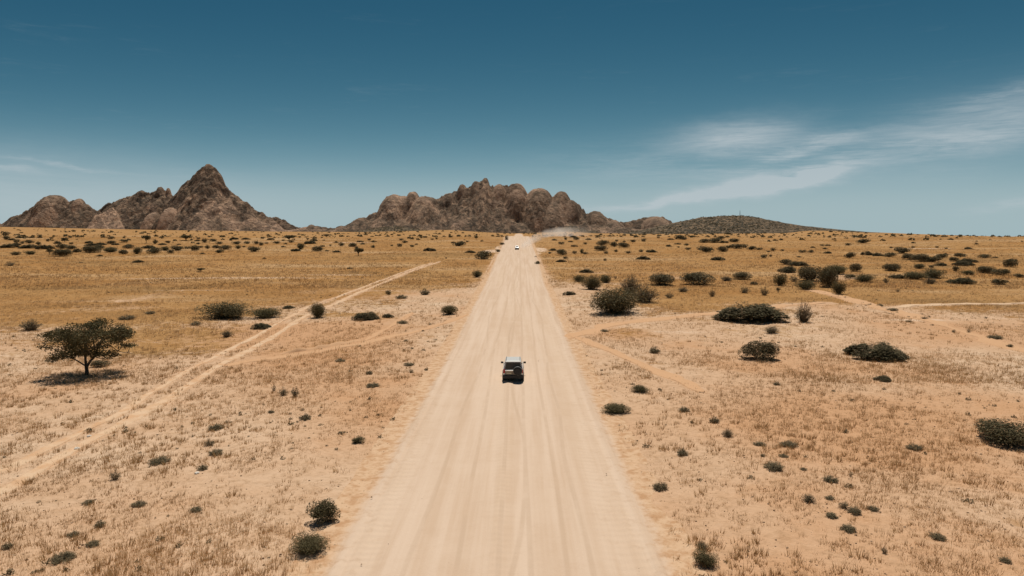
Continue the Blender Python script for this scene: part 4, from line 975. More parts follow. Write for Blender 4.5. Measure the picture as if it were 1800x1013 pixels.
massif('mountain_right', 'broad granite mountain with a crest of rounded domes', 4300, 560, 1215, [
    (0, 0.95, 30, [(560, 402), (588, 400), (610, 394), (627, 386), (644, 380), (663, 368.5), (677, 351), (694, 344.5), (715, 345), (726, 342), (735, 346), (752, 346.5), (772, 350), (787, 341), (803, 335), (813, 329), (822, 331), (838, 322), (853, 317), (864, 326), (880, 326), (907, 326), (918, 330), (928, 340), (948, 335), (972, 344.5), (988, 340), (1002, 349), (1012, 359), (1030, 373), (1052, 373), (1070, 383), (1088, 390), (1105, 390), (1118, 388), (1135, 382), (1165, 382), (1184, 391), (1215, 404)]),
    (-190, 0.75, 40, [(590, 406), (640, 392), (690, 383), (740, 384), (800, 378), (860, 380), (920, 384), (960, 390), (1010, 394), (1060, 398), (1120, 404)], 0.35)],
    [(694, 342.5, 20, 354, -10, 0.0), (711, 343.5, 12, 350, 0, 0), (726, 337, 11, 346, -5, 0), (750, 345.5, 18, 351, 0, 0), (790, 339, 12, 348, -5, 0.0), (813, 323.5, 8, 333, 0, 0), (822, 330, 7, 338, -20, 0),
     (838, 319, 10, 328, 0, 0), (853, 312.3, 7.5, 323, 5, 0), (877, 324, 11, 334, -20, 0), (907, 323.5, 18, 338, -30, 0.0), (948, 332, 22, 346, -30, 0.10), (972, 356, 26, 380, -90, 0.15),
     (986, 337, 14, 347, -20, 0.12), (1003, 352, 15, 368, -60, 0.15), (1016, 359, 6, 366, -10, 0), (1045, 371.5, 18, 382, -20, 0), (1150, 380.5, 22, 390, 0, 0), (640, 384, 16, 394, -90, 0), (1075, 388, 18, 398, -80, 0)],
    412, 'granite', rough=0.5, butt_m=60.0, crack_m=10.0, spurs=[(850, 330, -20, 830, 400, -330, 0.9, 0.8, 0.2), (790, 344, 0, 770, 402, -300, 0.8, 0.8, 0.3), (730, 350, 0, 735, 402, -300, 0.9, 0.8, 0.3), (680, 356, 0, 655, 402, -260, 0.7, 0.9, 0.7), (640, 382, 0, 615, 405, -200, 0.6, 0.8, 0.7), (905, 345, -20, 900, 402, -330, 0.9, 0.7, 0.4), (955, 352, -20, 975, 402, -330, 0.9, 0.7, 0.2), (1010, 362, 0, 1030, 404, -280, 1.0, 0.6, 0.3), (1060, 378, 0, 1085, 406, -230, 0.9, 0.5, 0.8), (1150, 384, 0, 1160, 406, -180, 0.7, 0.6, 0.5)],
    seed=11, grain=0.25, scrub=0.55, jag=0.9)
massif('hill_right', 'dark bushy hill with a radio mast on top', 2300, 1070, 1640, [
    (0, 0.42, 30, [(1070, 412), (1110, 408), (1150, 400), (1182, 392), (1230, 382.5), (1260, 380), (1297, 378.3), (1330, 381.5), (1365, 388.5), (1400, 395.5), (1440, 400), (1480, 404), (1540, 409), (1620, 414)])],
    [], 413, 'bush_hill', depth=(-260, 160), step=3.0, rough=0.25, seed=23, scrub=1.0, jag=0.16)
massif('hill_middle', 'low dark bush-covered hill at the foot of the domed mountain', 3300, 590, 800, [
    (0, 0.35, 20, [(590, 411), (625, 407), (655, 402), (690, 397.5), (715, 400), (745, 404.5), (800, 409)])],
    [], 412, 'bush_hill', depth=(-150, 110), step=3.5, rough=0.25, seed=29, scrub=1.5, jag=0.14)
massif('hill_far', 'small dark knoll beside the road in front of the domed mountain', 3100, 955, 1070, [
    (0, 0.5, 12, [(955, 410), (975, 405), (995, 398.5), (1006, 396), (1016, 400), (1035, 405), (1070, 410)])],
    [], 412, 'bush_hill', depth=(-110, 90), step=3.0, rough=0.2, seed=31, scrub=1.5, jag=0.12)

# ------------------------------------------------------------------ plants
rng = np.random.default_rng(7)
def leaf_cloud(centres, size, r, flat=0.0, upright=0.0, aspect=2.2):
    """one small leaf-spray triangle pair per centre, random orientation"""
    n = len(centres)
    d = r.normal(size=(n, 3)); d[:, 2] *= (1 - flat); d[:, 2] += upright * np.abs(r.normal(size=n))
    d /= np.linalg.norm(d, axis=1)[:, None] + 1e-9
    e = np.cross(d, r.normal(size=(n, 3))); e /= np.linalg.norm(e, axis=1)[:, None] + 1e-9
    s = size * (0.6 + 0.8 * r.random(n))[:, None]
    a = centres - d * s * 0.5 - e * s * 0.5 / aspect; b = centres - d * s * 0.5 + e * s * 0.5 / aspect
    c = centres + d * s * 0.5 + e * s * 0.35 / aspect; f = centres + d * s * 0.6 - e * s * 0.35 / aspect
    V = np.stack([a, b, c, f], 1).reshape(-1, 3)
    F = np.arange(4 * n).reshape(n, 4)
    return V, F
def tubes(segments, sides=5):
    """segments: list of (points, radii) -> quads"""
    Vs, Fs, k = [], [], 0
    for pts, rad in segments:
        p = np.array(pts, float); t = np.gradient(p, axis=0); t /= np.linalg.norm(t, axis=1)[:, None] + 1e-9
        ref = np.array([0.3, 0.9, 0.1]); a = np.cross(t, ref); a /= np.linalg.norm(a, axis=1)[:, None] + 1e-9; b = np.cross(t, a)
        th = np.linspace(0, 2 * math.pi, sides, endpoint=False)
        ring = p[:, None, :] + (a[:, None, :] * np.cos(th)[None, :, None] + b[:, None, :] * np.sin(th)[None, :, None]) * np.array(rad)[:, None, None]
        Vs.append(ring.reshape(-1, 3)); Fs.append(grid_faces(len(p), sides, wrap=True) + k); k += len(p) * sides
    return np.vstack(Vs), np.vstack(Fs)
def shade_tint(V, r, per=4):
    n = len(V) // per
    return np.repeat(r.random(n)[:, None], per, 0) * np.ones((1, 3))
def dome_points(n, r, lumps, flat_top=0.0, shell=0.6):
    """points in a lumpy dome of unit width and unit height standing on z=0"""
    lc = np.stack([r.uniform(-0.30, 0.30, lumps), r.uniform(-0.30, 0.30, lumps), r.uniform(0.30, 0.62, lumps)], -1)
    lr = r.uniform(0.17, 0.30, lumps)
    lc[0] = (0, 0, 0.5); lr[0] = 0.34
    idx = r.integers(0, lumps, n)
    d = r.normal(size=(n, 3)); d /= np.linalg.norm(d, axis=1)[:, None]
    rad = lr[idx] * np.where(r.random(n) < shell, r.uniform(0.85, 1.08, n), r.random(n) ** 0.5)
    P = lc[idx] + d * rad[:, None] * np.array([1, 1, 1.25])
    P[:, 2] = np.where(P[:, 2] < 0.02, 0.02 + 0.25 * r.random(n), P[:, 2])
    if flat_top: P[:, 2] = np.minimum(P[:, 2], 1.0 - flat_top * r.random(n))
    P[:, :2] *= 0.5 / np.percentile(np.abs(P[:, :2]), 97); P[:, 2] /= np.percentile(P[:, 2], 97)
    return P
def mat_points(n, r, lumps):
    a = r.uniform(0, 2 * math.pi, lumps); q = 0.40 * np.sqrt(r.random(lumps))
    lc = np.stack([np.cos(a) * q, np.sin(a) * q, 0.38 + 0.35 * r.random(lumps) * (1 - (q / 0.42) ** 2)], -1); lr = r.uniform(0.10, 0.19, lumps)
    idx = r.integers(0, lumps, n); d = r.normal(size=(n, 3)); d /= np.linalg.norm(d, axis=1)[:, None]
    P = lc[idx] + d * (lr[idx] * r.uniform(0.5, 1.05, n) ** 0.6)[:, None] * np.array([1, 1, 1.9])
    rr = np.hypot(P[:, 0], P[:, 1] ) / 0.52; P[:, 2] = np.abs(P[:, 2]) * np.clip(1.08 - 0.72 * rr ** 2.2, 0.15, 1) * (0.85 + 0.4 * vnoise(P[:, 0] * 9, P[:, 1] * 9, 7 + lumps)); low = r.random(n) < 0.22; P[low, 2] *= r.random(low.sum())
    P[:, :2] *= 0.5 / np.percentile(np.abs(P[:, :2]), 98); P[:, 2] /= np.percentile(P[:, 2], 97)
    return P
def stems(n, r, spread, h, rad, bend=0.15, foot=0.3):
    segs = []
    for i in range(n):
        a = r.uniform(0, 2 * math.pi); s = spread * math.sqrt(r.random()); k = r.uniform(0.45, 1.0)
        tip = np.array([math.cos(a) * s, math.sin(a) * s, h * k * (1 - 0.62 * (s / max(spread, 1e-3)) ** 2)])
        mid = tip * 0.5 + np.array([r.normal() * bend * 0.3, r.normal() * bend * 0.3, h * 0.10])
        base = np.array([tip[0] * foot, tip[1] * foot, -0.03])
        segs.append(([base, mid, tip], [rad, rad * 0.7, rad * 0.25]))
    return segs
def shrub_proto(kind, lod, seed):
    """returns list of (part name, mesh) for a plant one metre wide and one metre high"""
    r = np.random.default_rng(seed)
    n = {0: 5600, 1: 1700, 2: 380}[lod]; ls = {0: 0.050, 1: 0.085, 2: 0.15}[lod]
    if kind == 'D':
        P = dome_points(n, r, 11, shell=0.7); V, F = leaf_cloud(P, ls, r); mat = 'leaf_dark'; sg = stems(9, r, 0.30, 0.6, 0.012)
    elif kind == 'F':
        P = mat_points(n * 2, r, 22); V, F = leaf_cloud(P, ls * 0.85, r, flat=0.3); mat = 'leaf_dark'; sg = stems(8, r, 0.32, 0.6, 0.012)
    elif kind == 'G':
        # spray of whips carrying leaves, widest near the top
        k = {0: 150, 1: 70, 2: 36}[lod]; sg = stems(k, r, 0.42, 1.0, 0.006, 0.25); pts = []
        for p, _ in sg:
            p = np.array(p); t = r.random(max(4, int(n * 0.95 / k)))[:, None] ** 0.7
            q = (1 - t) ** 2 * p[0] + 2 * t * (1 - t) * p[1] + t * t * p[2]
            pts.append(q + r.normal(size=q.shape) * 0.035)
        P = np.vstack([np.vstack(pts)[::2], dome_points(int(n * 0.9), r, 12, shell=0.5) * np.array([0.96, 0.96, 0.86])])
        P[:, 2] = np.clip(P[:, 2], 0.02, None); V, F = leaf_cloud(P, ls * 0.85, r, upright=0.6, aspect=2.8); mat = 'leaf_green'
        sg = sg[:: max(1, k // 24)]
    elif kind == 'S':
        k = {0: 130, 1: 60, 2: 30}[lod]; sg = stems(k, r, 0.46, 1.0, 0.0075, 0.3); pts = []
        for p, _ in sg:
            p = np.array(p); t = r.random(max(3, int(n * 0.5 / k)))[:, None] ** 0.5
            q = (1 - t) ** 2 * p[0] + 2 * t * (1 - t) * p[1] + t * t * p[2]
            pts.append(q + r.normal(size=q.shape) * 0.03)
        P = np.vstack(pts); P[:, 2] = np.clip(P[:, 2], 0.02, None); V, F = leaf_cloud(P, ls * 0.62, r, upright=0.8, aspect=3.0); mat = 'leaf_grey'
    elif kind == 'L':
        k = 60; sg = stems(k, r, 0.46, 0.8, 0.006, 0.2); pts = []
        for p, _ in sg:
            p = np.array(p); t = r.random(max(4, int(n * 0.7 / k)))[:, None] ** 0.6
            pts.append((1 - t) * p[0] + t * p[2] + r.normal(size=(len(t), 3)) * 0.045)
        P = np.vstack(pts); P[:, 2] = np.clip(P[:, 2], 0.02, None); V, F = leaf_cloud(P, ls * 0.85, r, upright=0.5, aspect=2.6); mat = 'leaf_grey'
        sg = sg[::3]
    elif kind == 'T':
        P = dome_points(n, r, 12, flat_top=0.3); P[:, 2] = 0.45 + 0.55 * P[:, 2]; V, F = leaf_cloud(P, ls, r, flat=0.6); mat = 'leaf_acacia'
        sg = [([(0, 0, -0.03), (0.02, 0, 0.25), (-0.03, 0.01, 0.48)], [0.045, 0.035, 0.03])]
        for i in range(7):
            a = i * 0.9 + r.random(); s = r.uniform(0.2, 0.38)
            sg.append(([(0.0, 0, 0.28), (math.cos(a) * s * 0.5, math.sin(a) * s * 0.5, 0.5), (math.cos(a) * s, math.sin(a) * s, 0.75)], [0.024, 0.016, 0.006]))
    leaf = np_mesh('foliage', V, F, [MATS[mat]], False, {'tint': shade_tint(V, r)})
    SV, SF = tubes(sg, 4 if kind != 'T' else 6)
    st = np_mesh('stems', SV, SF, [MATS['bark' if kind in 'DFT' else 'twig']], True, {'tint': shade_tint(SV, r, 1)})
    names = ('crown', 'trunk') if kind == 'T' else ('foliage', 'stems')
    return [(names[0], leaf), (names[1], st)]
PROTO = {}
def plant(kind, x, y, w, h, label, group, rz, lod, var, sx=1.0):
    key = (kind, lod, var)
    if key not in PROTO: PROTO[key] = shrub_proto(kind, lod, 100 + ord(kind) * 7 + var * 31 + lod)
    z = float(terrain_z(x, y))
    root = empty('thorn_tree' if kind == 'T' else 'shrub', (x, y, z - 0.02 * h), rz)
    root.scale = (w * sx, w, h)
    tag(root, label, 'tree' if kind == 'T' else 'shrub', group)
    for nm, me in PROTO[key]:
        o = link(nm, me, root)
    return root
for i, (x, y, w, h, kind, label) in enumerate(SHRUBS):
    px = w / max(y, 1) * 1200
    lod = 0 if px > 26 else (1 if px > 13 else 2)
    grp = 'thorn trees on the plain' if kind == 'T' else ('shrubs of the far scrub bands' if ' row, ' in label else 'shrubs standing on the plain')
    plant(kind, x, y, w, h, label, grp, rng.uniform(0, 6.283) if kind not in 'F' else rng.choice([0, math.pi]) + rng.uniform(-.2, .2), lod, int(rng.integers(0, 4)) if lod else int(rng.integers(0, 5)))

def acacia(x, y, s):
    """umbrella thorn with forked trunk, layered flat crown; limbs follow the photographed tree, s metres per unit"""
    r = np.random.default_rng(5); z = float(terrain_z(x, y))
    root = empty('acacia_tree', (x, y, z)); tag(root, 'umbrella-shaped acacia tree casting a dark shadow on the left plain', 'tree')
    def L(pts, depth):      # limb points from the trunk base, sideways and up, with a swing in depth
        n = len(pts); return [(px * s, depth * (i / (n - 1)) ** 1.2, pz * s) for i, (px, pz) in enumerate(pts)]
    limbs = [([(0, -4), (0, 40), (-4, 105)], 0, .19, .15), ([(-4, 100), (-16, 190), (-12, 300), (0, 420), (30, 520)], 0.5, .13, .03),
             ([(-6, 90), (-50, 130), (-95, 170), (-180, 205), (-350, 190)], -0.8, .075, .02), ([(-14, 200), (-70, 280), (-150, 350), (-300, 370)], 1.1, .085, .02),
             ([(-40, 245), (-120, 330), (-190, 400), (-310, 460)], -1.2, .07, .02), ([(6, 90), (40, 150), (75, 190), (120, 300), (200, 385), (340, 425), (480, 465)], 0.6, .12, .02),
             ([(115, 290), (190, 310), (270, 325), (370, 262), (530, 235)], -0.5, .06, .015), ([(70, 190), (150, 205), (290, 200)], -1.6, .055, .02),
             ([(100, 270), (130, 380), (170, 480)], -1.6, .07, .02), ([(-14, 230), (-10, 350), (-40, 470)], -2.0, .07, .02), ([(110, 290), (150, 400), (240, 470)], 2.2, .07, .02),
             ([(-20, 260), (-60, 380), (-120, 460)], 2.4, .07, .02), ([(-10, 150), (-60, 200), (-150, 260)], 2.2, .05, .02), ([(60, 180), (120, 240), (220, 330)], -2.6, .06, .02)]
    segs = []
    for pts, dep, r0, r1 in limbs:
        p = np.array(L(pts, dep)); p = spline(p, 0.25); segs.append((p, np.linspace(r0, r1, len(p))))
    clumps = [(40, 505, 130, 55), (190, 485, 150, 55), (340, 475, 120, 42), (440, 460, 70, 24), (-160, 465, 150, 55), (-290, 455, 90, 36), (-310, 375, 80, 38), (-140, 385, 120, 46), (40, 375, 170, 60),
              (240, 405, 120, 46), (390, 385, 60, 32), (440, 315, 90, 20), (-260, 215, 130, 42), (-340, 185, 70, 32), (-160, 215, 90, 46), (180, 215, 120, 42), (270, 195, 50, 24), (80, 285, 80, 46), (50, 560, 90, 30), (-60, 530, 90, 35), (130, 545, 80, 30), (-90, 240, 80, 40), (120, 240, 90, 40), (-230, 250, 80, 36), (-60, 330, 100, 46), (110, 330, 100, 46), (-200, 330, 90, 40), (210, 320, 90, 40), (310, 410, 90, 44), (-60, 440, 120, 60), (90, 450, 130, 60), (220, 450, 110, 50)]
    PV = []
    for cx, cz, rx, rz_ in clumps:
        span = math.sqrt(max(0.3, 3.7 ** 2 - (cx * s) ** 2)) * 0.85 * (0.55 if cz < 300 else 1.0)
        for k in range(4 if cz > 300 else 3):
            cy = r.uniform(-span, span); c = np.array([cx * s + r.normal() * 0.15, cy, cz * s - 0.25 * (cy / 3.7) ** 2 + r.normal() * 0.1])
            n = int(165 * (rx / 110) * (rz_ / 45) ** 0.5)
            d = r.normal(size=(n, 3)); d /= np.linalg.norm(d, axis=1)[:, None]; d *= (r.random(n) ** 0.45)[:, None]
            PV.append(c + d * np.array([rx * s, rx * s * 0.95, rz_ * s]))
            tip = c + np.array([0, 0, -rz_ * s * 0.4]); j = segs[int(r.integers(1, len(limbs)))]
            best = min((tuple(q) for sg in segs[:len(limbs)] for q in sg[0][2::3]), key=lambda q: (q[0] - tip[0]) ** 2 + (q[1] - tip[1]) ** 2 + (q[2] - tip[2]) ** 2)
            segs.append(([best, (np.array(best) + tip) / 2 + r.normal(size=3) * 0.08, tip], [.025, .018, .006]))
    P = np.vstack(PV); V, F = leaf_cloud(P, 0.125, r, flat=0.5, aspect=2.0)
    TV, TF = tubes(segs, 7)
    link('trunk', np_mesh('trunk', TV, TF, [MATS['bark']], True), root)
    link('crown', np_mesh('crown', V, F, [MATS['leaf_acacia']], False, {'tint': shade_tint(V, r)}), root)
ACACIA = (-40.3, 63.9)
acacia(*ACACIA, 0.00885)

# far scrub too small and dense to count, on the plain before the mountains
def far_scrub():
    r = np.random.default_rng(77); Vs = []; k = 0
    n = 3000
    Y = np.exp(r.uniform(math.log(400), math.log(2600), n)); pxs = r.uniform(-120, 1920, n); X = (pxs - 900) / 1200 * Y
    dens = 0.32 + 1.1 * fbm(X / (0.12 * Y), np.log(Y) * 9, 91, 3)
    keep = (r.random(n) < np.clip(dens, 0, 1)) & (np.abs(X - road_x(Y)) > 16)
    X, Y = X[keep], Y[keep]; Z = terrain_z(X, Y)
    w = (1.2 + 3.2 * r.random(len(X)) ** 2) * np.clip(Y / 700, 0.9, 2.2)
    allV = []
    for x, y, z, ww in zip(X, Y, Z, w):
        m = 26; d = r.normal(size=(m, 3)); d /= np.linalg.norm(d, axis=1)[:, None]; d[:, 2] = np.abs(d[:, 2])
        allV.append(np.array([x, y, z]) + d * np.array([ww * .5, ww * .5, ww * 0.42]) * (0.6 + 0.4 * r.random((m, 1))))
    P = np.vstack(allV); sz = np.repeat(w * 0.34, 26)
    V, F = leaf_cloud(P, 1.0, r); c = np.repeat(P, 4, 0); V = c + (V - c) * np.repeat(sz, 4)[:, None]
    me = np_mesh('far_scrub', V, F, [MATS['leaf_dark']], False, {'tint': shade_tint(V, r)})
    tag(link('far_scrub', me), 'specks of dark scrub scattered over the distant plain', 'scrub', kind='stuff')
far_scrub()
# scrub clothing the dark hills, read as one rough mass
def hill_scrub():
    r = np.random.default_rng(78); dg = bpy.context.evaluated_depsgraph_get()
    pts = []
    for nm, cnt in (('hill_right', 2600), ('hill_middle', 900), ('hill_far', 350)):
        me = bpy.data.objects[nm].data; co = np.empty(len(me.vertices) * 3, np.float32); me.vertices.foreach_get('co', co); co = co.reshape(-1, 3)
        gz = terrain_z(co[:, 0], co[:, 1]); ok = np.where(co[:, 2] > gz + 0.5)[0]
        if len(ok): pts.append(co[r.choice(ok, min(cnt, len(ok)), replace=False)])
    C = np.vstack(pts); m = 14
    C = C[r.random(len(C)) < np.clip(0.7 + 1.6 * fbm(C[:, 0] / 45, C[:, 2] / 9, 3, 3), 0.04, 1) * sstep(940, 780, C[:, 0])]
    w = 1.6 + 5.0 * r.random(len(C)) ** 2
    d = r.normal(size=(len(C), m, 3)); d /= np.linalg.norm(d, axis=2)[..., None]; d[..., 2] = np.abs(d[..., 2])
    P = (C[:, None, :] + d * w[:, None, None] * np.array([.5, .5, .38])).reshape(-1, 3)
    V, F = leaf_cloud(P, 1.0, r); c = np.repeat(P, 4, 0); V = c + (V - c) * np.repeat(np.repeat(w * 0.42, m), 4)[:, None]
    me = np_mesh('hill_scrub', V, F, [MATS['leaf_green']], False, {'tint': shade_tint(V, r)})
    tag(link('hill_scrub', me), 'rough cover of thorn scrub on the dark hills', 'scrub', kind='stuff')
hill_scrub()

# dry grass: tufts of thin blades
def grass():
    r = np.random.default_rng(99)
    def blades(X, Y, hgt, spread, k, wid, tint):
        n = len(X); Z = terrain_z(X, Y)
        base = np.repeat(np.stack([X, Y, Z - 0.02], -1), k, 0)
        a = r.uniform(0, 2 * math.pi, n * k); s = np.repeat(spread, k) * np.sqrt(r.random(n * k))
        hh = np.repeat(hgt, k) * r.uniform(0.55, 1.15, n * k); lean = r.uniform(0.05, 0.55, n * k) * hh
        b0 = base + np.stack([np.cos(a) * s, np.sin(a) * s, 0 * a], -1)
        side = np.stack([-np.sin(a + 1.1), np.cos(a + 1.1), 0 * a], -1) * (np.repeat(wid, k) * r.uniform(0.6, 1.4, n * k))[:, None]
        tip = b0 + np.stack([np.cos(a) * lean, np.sin(a) * lean, hh], -1)
        V = np.stack([b0 - side, b0 + side, tip], 1).reshape(-1, 3)
        T = np.repeat(np.repeat(tint, k) * 0.7 + 0.3 * r.random(n * k), 3)
        return V, np.stack([T, T, T], -1)
    def scatter(n, y0, y1, power, lim):
        u = r.random(n); Y = (y0 ** (1 - power) + u * (y1 ** (1 - power) - y0 ** (1 - power))) ** (1 / (1 - power))
        X = r.uniform(-lim, lim, n) * Y + r.normal(size=n) * 3
        return X, Y
    Vs, Ts = [], []
    for (n, y0, y1, pw, k, h0, h1, sp, wd) in ((150000, 19, 75, 0.55, 9, 0.05, 0.34, 0.13, 0.008), (105000, 60, 170, 0.5, 6, 0.12, 0.48, 0.20, 0.014), (70000, 150, 470, 0.6, 5, 0.25, 0.60, 0.45, 0.05)):
        X, Y = scatter(n, y0, y1, pw, 0.86)
        cov, tm = cover(X, Y); ad = np.abs(X - road_x(Y))
        clump = 0.55 + 0.75 * fbm(X / 9, Y / 9, 55, 3) + 0.55 * fbm(X / 1.5, Y / 1.5, 57, 2)
        pr = np.clip(clump + 0.55 * (cov[:, 1] - 0.45) - 0.25 * np.clip(cov[:, 0] - 0.5, 0, 1) - 0.2 * np.clip(cov[:, 2] - .5, 0, 1), 0.03, 1) * sstep(7.2, 9.4, ad + 1.8 * fbm(X / 3, Y / 3, 71, 2)) * (1 - 0.93 * tm)
        keep = r.random(n) < pr
        X, Y, clump = X[keep], Y[keep], clump[keep]
        m = len(X); h = (h0 + (h1 - h0) * r.random(m) ** 2.6) * (0.75 + 0.6 * np.clip(clump, 0, 1))
        V, T = blades(X, Y, h, sp * (0.5 + r.random(m)), k, wd * (0.8 + 0.6 * r.random(m)), np.clip(0.5 + 1.4 * fbm(X / 12, Y / 12, 61, 2) + 0.25 * r.normal(size=m), 0, 1))
        Vs.append(V); Ts.append(T)
    # fewer, taller clumps of older, darker grass gathered in patches
    X, Y = scatter(12000, 20, 130, 0.7, 0.86); cov, tm = cover(X, Y); ad = np.abs(X - road_x(Y))
    pr = np.clip(0.12 + 1.7 * fbm(X / 11, Y / 11, 155, 3) + 0.6 * fbm(X / 2.5, Y / 2.5, 156, 2), 0.02, 1) * sstep(7.6, 9.0, ad) * (1 - 0.95 * tm)
    ok = r.random(len(X)) < pr; X, Y = X[ok], Y[ok]; m = len(X)
    V, T = blades(X, Y, 0.20 + 0.26 * r.random(m), 0.14 + 0.22 * r.random(m), 24, 0.011 + 0.006 * r.random(m), np.clip(0.12 + 0.3 * r.random(m), 0, 1))
    Vs.append(V); Ts.append(T)
    V = np.vstack(Vs); T = np.vstack(Ts); F = np.arange(len(V)).reshape(-1, 3)
    me = np_mesh('dry_grass', V, F, [MATS['straw']], False, {'tint': T})
    tag(link('dry_grass', me), 'dry straw-coloured grass tufts covering the plain', 'grass', kind='stuff')
grass()

def tiny_scrub():
    r = np.random.default_rng(404); n = 5200
    Y = 22 + 130 * r.random(n) ** 1.2; X = r.uniform(-0.85, 0.85, n) * Y
    ok = (np.abs(X - road_x(Y)) > 7.8) & (r.random(n) < np.clip(0.22 + 1.3 * fbm(X / 16, Y / 16, 205, 3), 0.03, 1)); X, Y = X[ok], Y[ok]; n = len(X)
    w = 0.10 + 0.38 * r.random(n) ** 3; C = np.stack([X, Y, terrain_z(X, Y)], -1); m = 26
    d = r.normal(size=(n, m, 3)); d /= np.linalg.norm(d, axis=2)[..., None]; d[..., 2] = np.abs(d[..., 2])
    P = (C[:, None, :] + d * (r.random((n, m, 1)) ** 0.5) * w[:, None, None] * np.array([.6, .6, .5])).reshape(-1, 3)
    V, F = leaf_cloud(P, 1.0, r, upright=0.5, aspect=3.0); c = np.repeat(P, 4, 0); V = c + (V - c) * np.repeat(np.repeat(w * 0.34, m), 4)[:, None]
    me = np_mesh('ground_scrub', V, F, [MATS['leaf_grey']], False, {'tint': shade_tint(V, r) * 0.6})
    tag(link('ground_scrub', me), 'tiny dry scrub sprigs dotted over the sandy ground', 'scrub', kind='stuff')
tiny_scrub()

# ------------------------------------------------------------------ stones and gravel
def gravel():
    r = np.random.default_rng(123); n = 9000
    Y = 20 + 75 * r.random(n) ** 1.3; X = r.uniform(-0.85, 0.85, n) * Y
    ok = (np.abs(X - road_x(Y)) > 6.6) | (r.random(n) < 0.02); X, Y = X[ok], Y[ok]; n = len(X)
    Z = terrain_z(X, Y) + np.where(np.abs(X - road_x(Y)) < 6.6, 0.2, 0); s_ = 0.012 + 0.05 * r.random(n) ** 4
    t = np.array([(1, 1, -.4), (-1, 1, -.4), (-1, -1, -.4), (1, -1, -.4), (.5, .4, .7), (-.5, .5, .6), (-.4, -.5, .7), (.5, -.5, .6)], float)
    V = np.stack([X, Y, Z], -1)[:, None, :] + (t[None] + r.normal(size=(n, 8, 3)) * 0.25) * s_[:, None, None]
    q = np.array([(4, 5, 6, 7), (0, 1, 5, 4), (1, 2, 6, 5), (2, 3, 7, 6), (3, 0, 4, 7)]); F = (q[None] + 8 * np.arange(n)[:, None, None]).reshape(-1, 4)
    T = np.repeat(r.random(n), 8)
    me = np_mesh('gravel', V.reshape(-1, 3), F, [MATS['pebble']], False, {'tint': np.stack([T, T, T], -1)})
    tag(link('gravel', me), 'small brown stones strewn over the sandy ground', 'gravel', kind='stuff')
material('pebble', leaf_mat((0.16, 0.09, 0.05), (0.48, 0.33, 0.21), (0.3, 0.2, 0.12)))
gravel()
plain('pale_stone', (0.62, 0.56, 0.48), 0.9)
def stone(x, y, size, label, seed):
    r = np.random.default_rng(seed); bm = bmesh.new(); bmesh.ops.create_icosphere(bm, subdivisions=2, radius=1)
    for v in bm.verts:
        k = 1 + 0.35 * float(fbm(np.array(v.co.x * 1.7 + seed), np.array(v.co.y * 1.7 + v.co.z * 2.1), seed, 2)); v.co *= k
        v.co.x *= size; v.co.y *= size * 0.8; v.co.z *= size * 0.5
    me = bpy.data.meshes.new('pale_stone'); bm.to_mesh(me); bm.free(); me.materials.append(MATS['pale_stone'])
    o = link('pale_stone', me, loc=(x, y, float(terrain_z(x, y)) + size * 0.2)); o.rotation_euler = (0, 0, r.uniform(0, 6))
    tag(o, label, 'stone', 'pale stones on the left plain')
for i, (x, y, sz, lb) in enumerate([(-28.0, 44.3, 0.16, 'pale stone between the two ruts of the sandy track'), (-27.1, 41.6, 0.20, 'pale stone on the near rut of the sandy track'),
                                    (-17.4, 36.8, 0.15, 'white stone by the grey scrub in the lower left'), (-31.5, 40.2, 0.16, 'pale stone on the far rut close to the left picture edge')]):
    stone(x, y, sz, lb, 40 + i)

# ------------------------------------------------------------------ vehicles
plain('paint_silver', (0.66, 0.63, 0.58), 0.40, 0.12, 0.5, 0.3); plain('dusty_glass', (0.105, 0.085, 0.062), 0.45, 0.0, 0.35); plain('paint_white', (0.78, 0.77, 0.74), 0.35, 0.0, 0.5, 0.5)
plain('black_plastic', (0.022, 0.021, 0.020), 0.6); plain('rubber', (0.028, 0.026, 0.024), 0.85); plain('rim_metal', (0.42, 0.42, 0.42), 0.35, 0.8)
plain('glass', (0.022, 0.024, 0.024), 0.08, 0.0, 0.8, 0.0); plain('lamp_red', (0.42, 0.02, 0.012), 0.25); plain('lamp_clear', (0.75, 0.75, 0.72), 0.15)
plain('grey_trim', (0.16, 0.155, 0.145), 0.6); plain('shaded_dusty_paint', (0.30, 0.245, 0.185), 0.6, 0.0, 0.3); plain('plate', (0.62, 0.55, 0.38), 0.5); plain('chrome', (0.7, 0.7, 0.7), 0.2, 1.0)
def bm_obj(name, bm, mat, parent, smooth=False, loc=None):
    bmesh.ops.recalc_face_normals(bm, faces=bm.faces)
    me = bpy.data.meshes.new(name); bm.to_mesh(me); bm.free(); me.materials.append(MATS[mat])
    if smooth: me.polygons.foreach_set('use_smooth', [True] * len(me.polygons))
    return link(name, me, parent, loc)
def bm_box(c, s, bev=0.0):
    bm = bmesh.new(); bmesh.ops.create_cube(bm, size=1)
    for v in bm.verts: v.co = (c[0] + v.co.x * s[0], c[1] + v.co.y * s[1], c[2] + v.co.z * s[2])
    if bev: bmesh.ops.bevel(bm, geom=bm.edges[:], offset=bev, segments=2, affect='EDGES', profile=0.6)
    return bm
def bm_loft(rings, cap=True):
    bm = bmesh.new(); R = [[bm.verts.new(p) for p in ring] for ring in rings]; n = len(R[0])
    for a, b in zip(R[:-1], R[1:]):
        for i in range(n): bm.faces.new((a[i], a[(i + 1) % n], b[(i + 1) % n], b[i]))
    if cap: bm.faces.new(R[0][::-1]); bm.faces.new(R[-1])
    return bm
